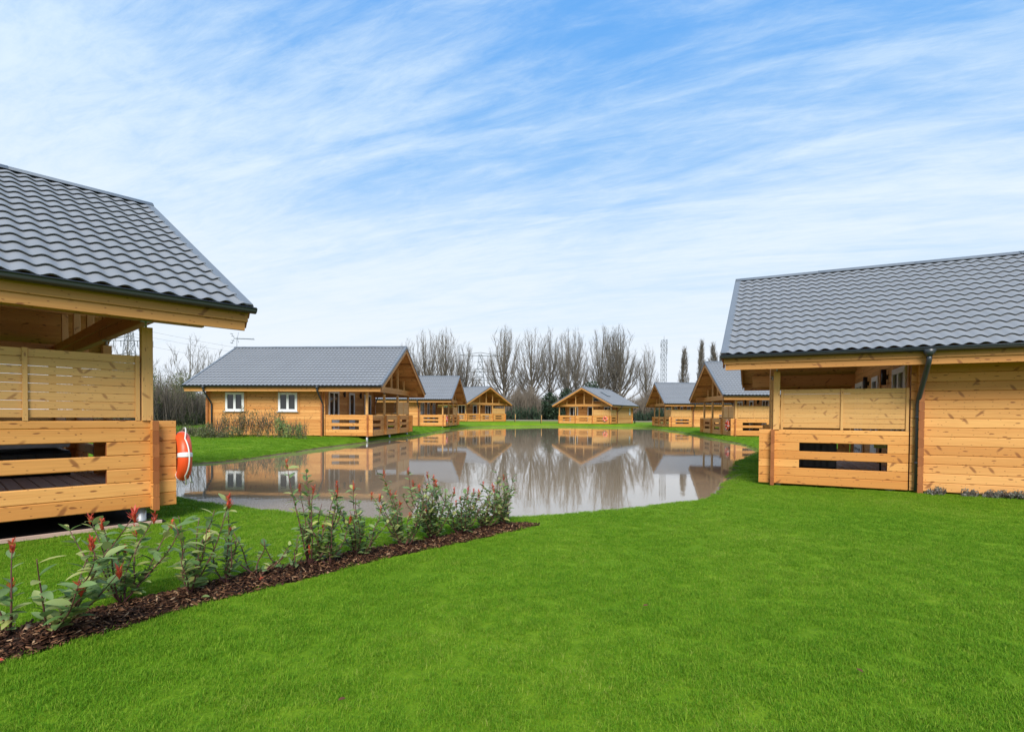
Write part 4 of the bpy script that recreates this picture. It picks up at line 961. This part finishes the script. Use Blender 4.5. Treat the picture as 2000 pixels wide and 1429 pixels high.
# ------------------------------------------------------------------ grass
def tuft(seed, nb=170, rad=.08):
    g = np.random.default_rng(seed); r = rad*np.sqrt(g.random(nb)); a = g.uniform(0, 2*PI, nb); B = np.stack([r*np.cos(a), r*np.sin(a), -.005+0*a], 1)
    h = g.uniform(.012, .031, nb)*np.where(g.random(nb) < .06, 1.6, 1); w = g.uniform(.0013, .0027, nb); az = g.uniform(0, 2*PI, nb); ln = np.abs(g.normal(.55, .4, nb))
    D = np.stack([np.cos(az), np.sin(az), 0*az], 1); Sd = np.stack([-np.sin(az), np.cos(az), 0*az], 1)*w[:, None]/2; Zv = np.array([0, 0, 1.])
    mid = B+D*(h*ln*.3)[:, None]+Zv*(h*.55)[:, None]; tip = B+D*(h*ln*1.05)[:, None]+Zv*(h*(1-.25*ln))[:, None]
    V = np.stack([B-Sd, B+Sd, mid+Sd*.9, mid-Sd*.9, tip], 1).reshape(-1, 3); k = np.arange(nb)[:, None]*5
    me = bpy.data.meshes.new('tuft'); fs = [tuple(x) for x in (k+[0, 1, 2, 3])]+[tuple(x) for x in (k+[3, 2, 4])]
    me.from_pydata([tuple(v) for v in V], [], fs); me.materials.append(M['grass']); me.update(); return me
TF = [bpy.data.objects.new('grass_tuft', tuft(300+k)) for k in range(4)]
g = np.random.default_rng(77); PTS = []; SC = []
for (r0, r1, dens, sc, sz) in ((1.0, 4, 230, 1, 1), (4, 7, 200, 1.05, 1), (7, 12, 120, 1.3, 1.05), (12, 20, 55, 1.9, 1.15), (20, 34, 22, 2.8, 1.3), (34, 60, 7, 4.2, 1.5)):
    A0, A1 = math.radians(38), math.radians(142); area = (A1-A0)/2*(r1*r1-r0*r0); n = int(area*dens)
    r = np.sqrt(g.uniform(r0*r0, r1*r1, n)); a = g.uniform(A0, A1, n); P = np.stack([r*np.cos(a), r*np.sin(a)], 1)
    s = sdist(P, POLY); keep = s > .03+.09*(.5+.5*np.sin(P[:, 0]*4.1+np.sin(P[:, 1]*2.3)*2))*(.5+.5*np.sin(P[:, 1]*5.7+P[:, 0]))
    keep &= inbed(P) > .02
    for c, (X, Y, an, zb) in CAB.items():
        ar = math.radians(an); dx, dy = P[:, 0]-X, P[:, 1]-Y; uu = dx*math.cos(ar)+dy*math.sin(ar); vv = -dx*math.sin(ar)+dy*math.cos(ar)
        keep &= ~((uu > -.0) & (uu < GL+.05) & (np.abs(vv) < GW+(.10 if c == 'L' else .02)))
    P = P[keep]; z = height(P); PTS.append(np.column_stack([P, z])); SC.append(np.column_stack([np.full(len(P), sc), np.full(len(P), sc), np.full(len(P), sz)])*g.uniform(.85, 1.15, (len(P), 1)))
PTS = np.vstack(PTS); SC = np.vstack(SC).astype(np.float32)
gme = bpy.data.meshes.new('grass'); gme.vertices.add(len(PTS)); gme.vertices.foreach_set('co', PTS.astype(np.float32).ravel())
at_ = gme.attributes.new('tscale', 'FLOAT_VECTOR', 'POINT'); at_.data.foreach_set('vector', SC.ravel())
at_ = gme.attributes.new('trot', 'FLOAT_VECTOR', 'POINT'); at_.data.foreach_set('vector', np.column_stack([g.normal(0, .06, len(PTS)), g.normal(0, .06, len(PTS)), g.uniform(0, 2*PI, len(PTS))]).astype(np.float32).ravel())
gme.materials.append(M['grass']); go = link('grass', gme); tag(go, 'short bright green lawn grass', 'grass', kind='stuff')
ng = bpy.data.node_groups.new('grass_scatter', 'GeometryNodeTree'); ng.interface.new_socket('Geometry', in_out='INPUT', socket_type='NodeSocketGeometry'); ng.interface.new_socket('Geometry', in_out='OUTPUT', socket_type='NodeSocketGeometry')
gi = ng.nodes.new('NodeGroupInput'); gout = ng.nodes.new('NodeGroupOutput'); iop = ng.nodes.new('GeometryNodeInstanceOnPoints'); gti = ng.nodes.new('GeometryNodeGeometryToInstance')
for o_ in TF:
    q = ng.nodes.new('GeometryNodeObjectInfo'); q.inputs['Object'].default_value = o_; ng.links.new(q.outputs['Geometry'], gti.inputs[0])
ng.links.new(gi.outputs[0], iop.inputs['Points']); ng.links.new(gti.outputs[0], iop.inputs['Instance']); iop.inputs['Pick Instance'].default_value = True
for nm, sk in (('tscale', 'Scale'), ('trot', 'Rotation')):
    q = ng.nodes.new('GeometryNodeInputNamedAttribute'); q.data_type = 'FLOAT_VECTOR'; q.inputs['Name'].default_value = nm; ng.links.new(q.outputs['Attribute'], iop.inputs[sk])
ng.links.new(iop.outputs[0], gout.inputs[0]); md = go.modifiers.new('scatter', 'NODES'); md.node_group = ng
print('tufts', len(PTS))
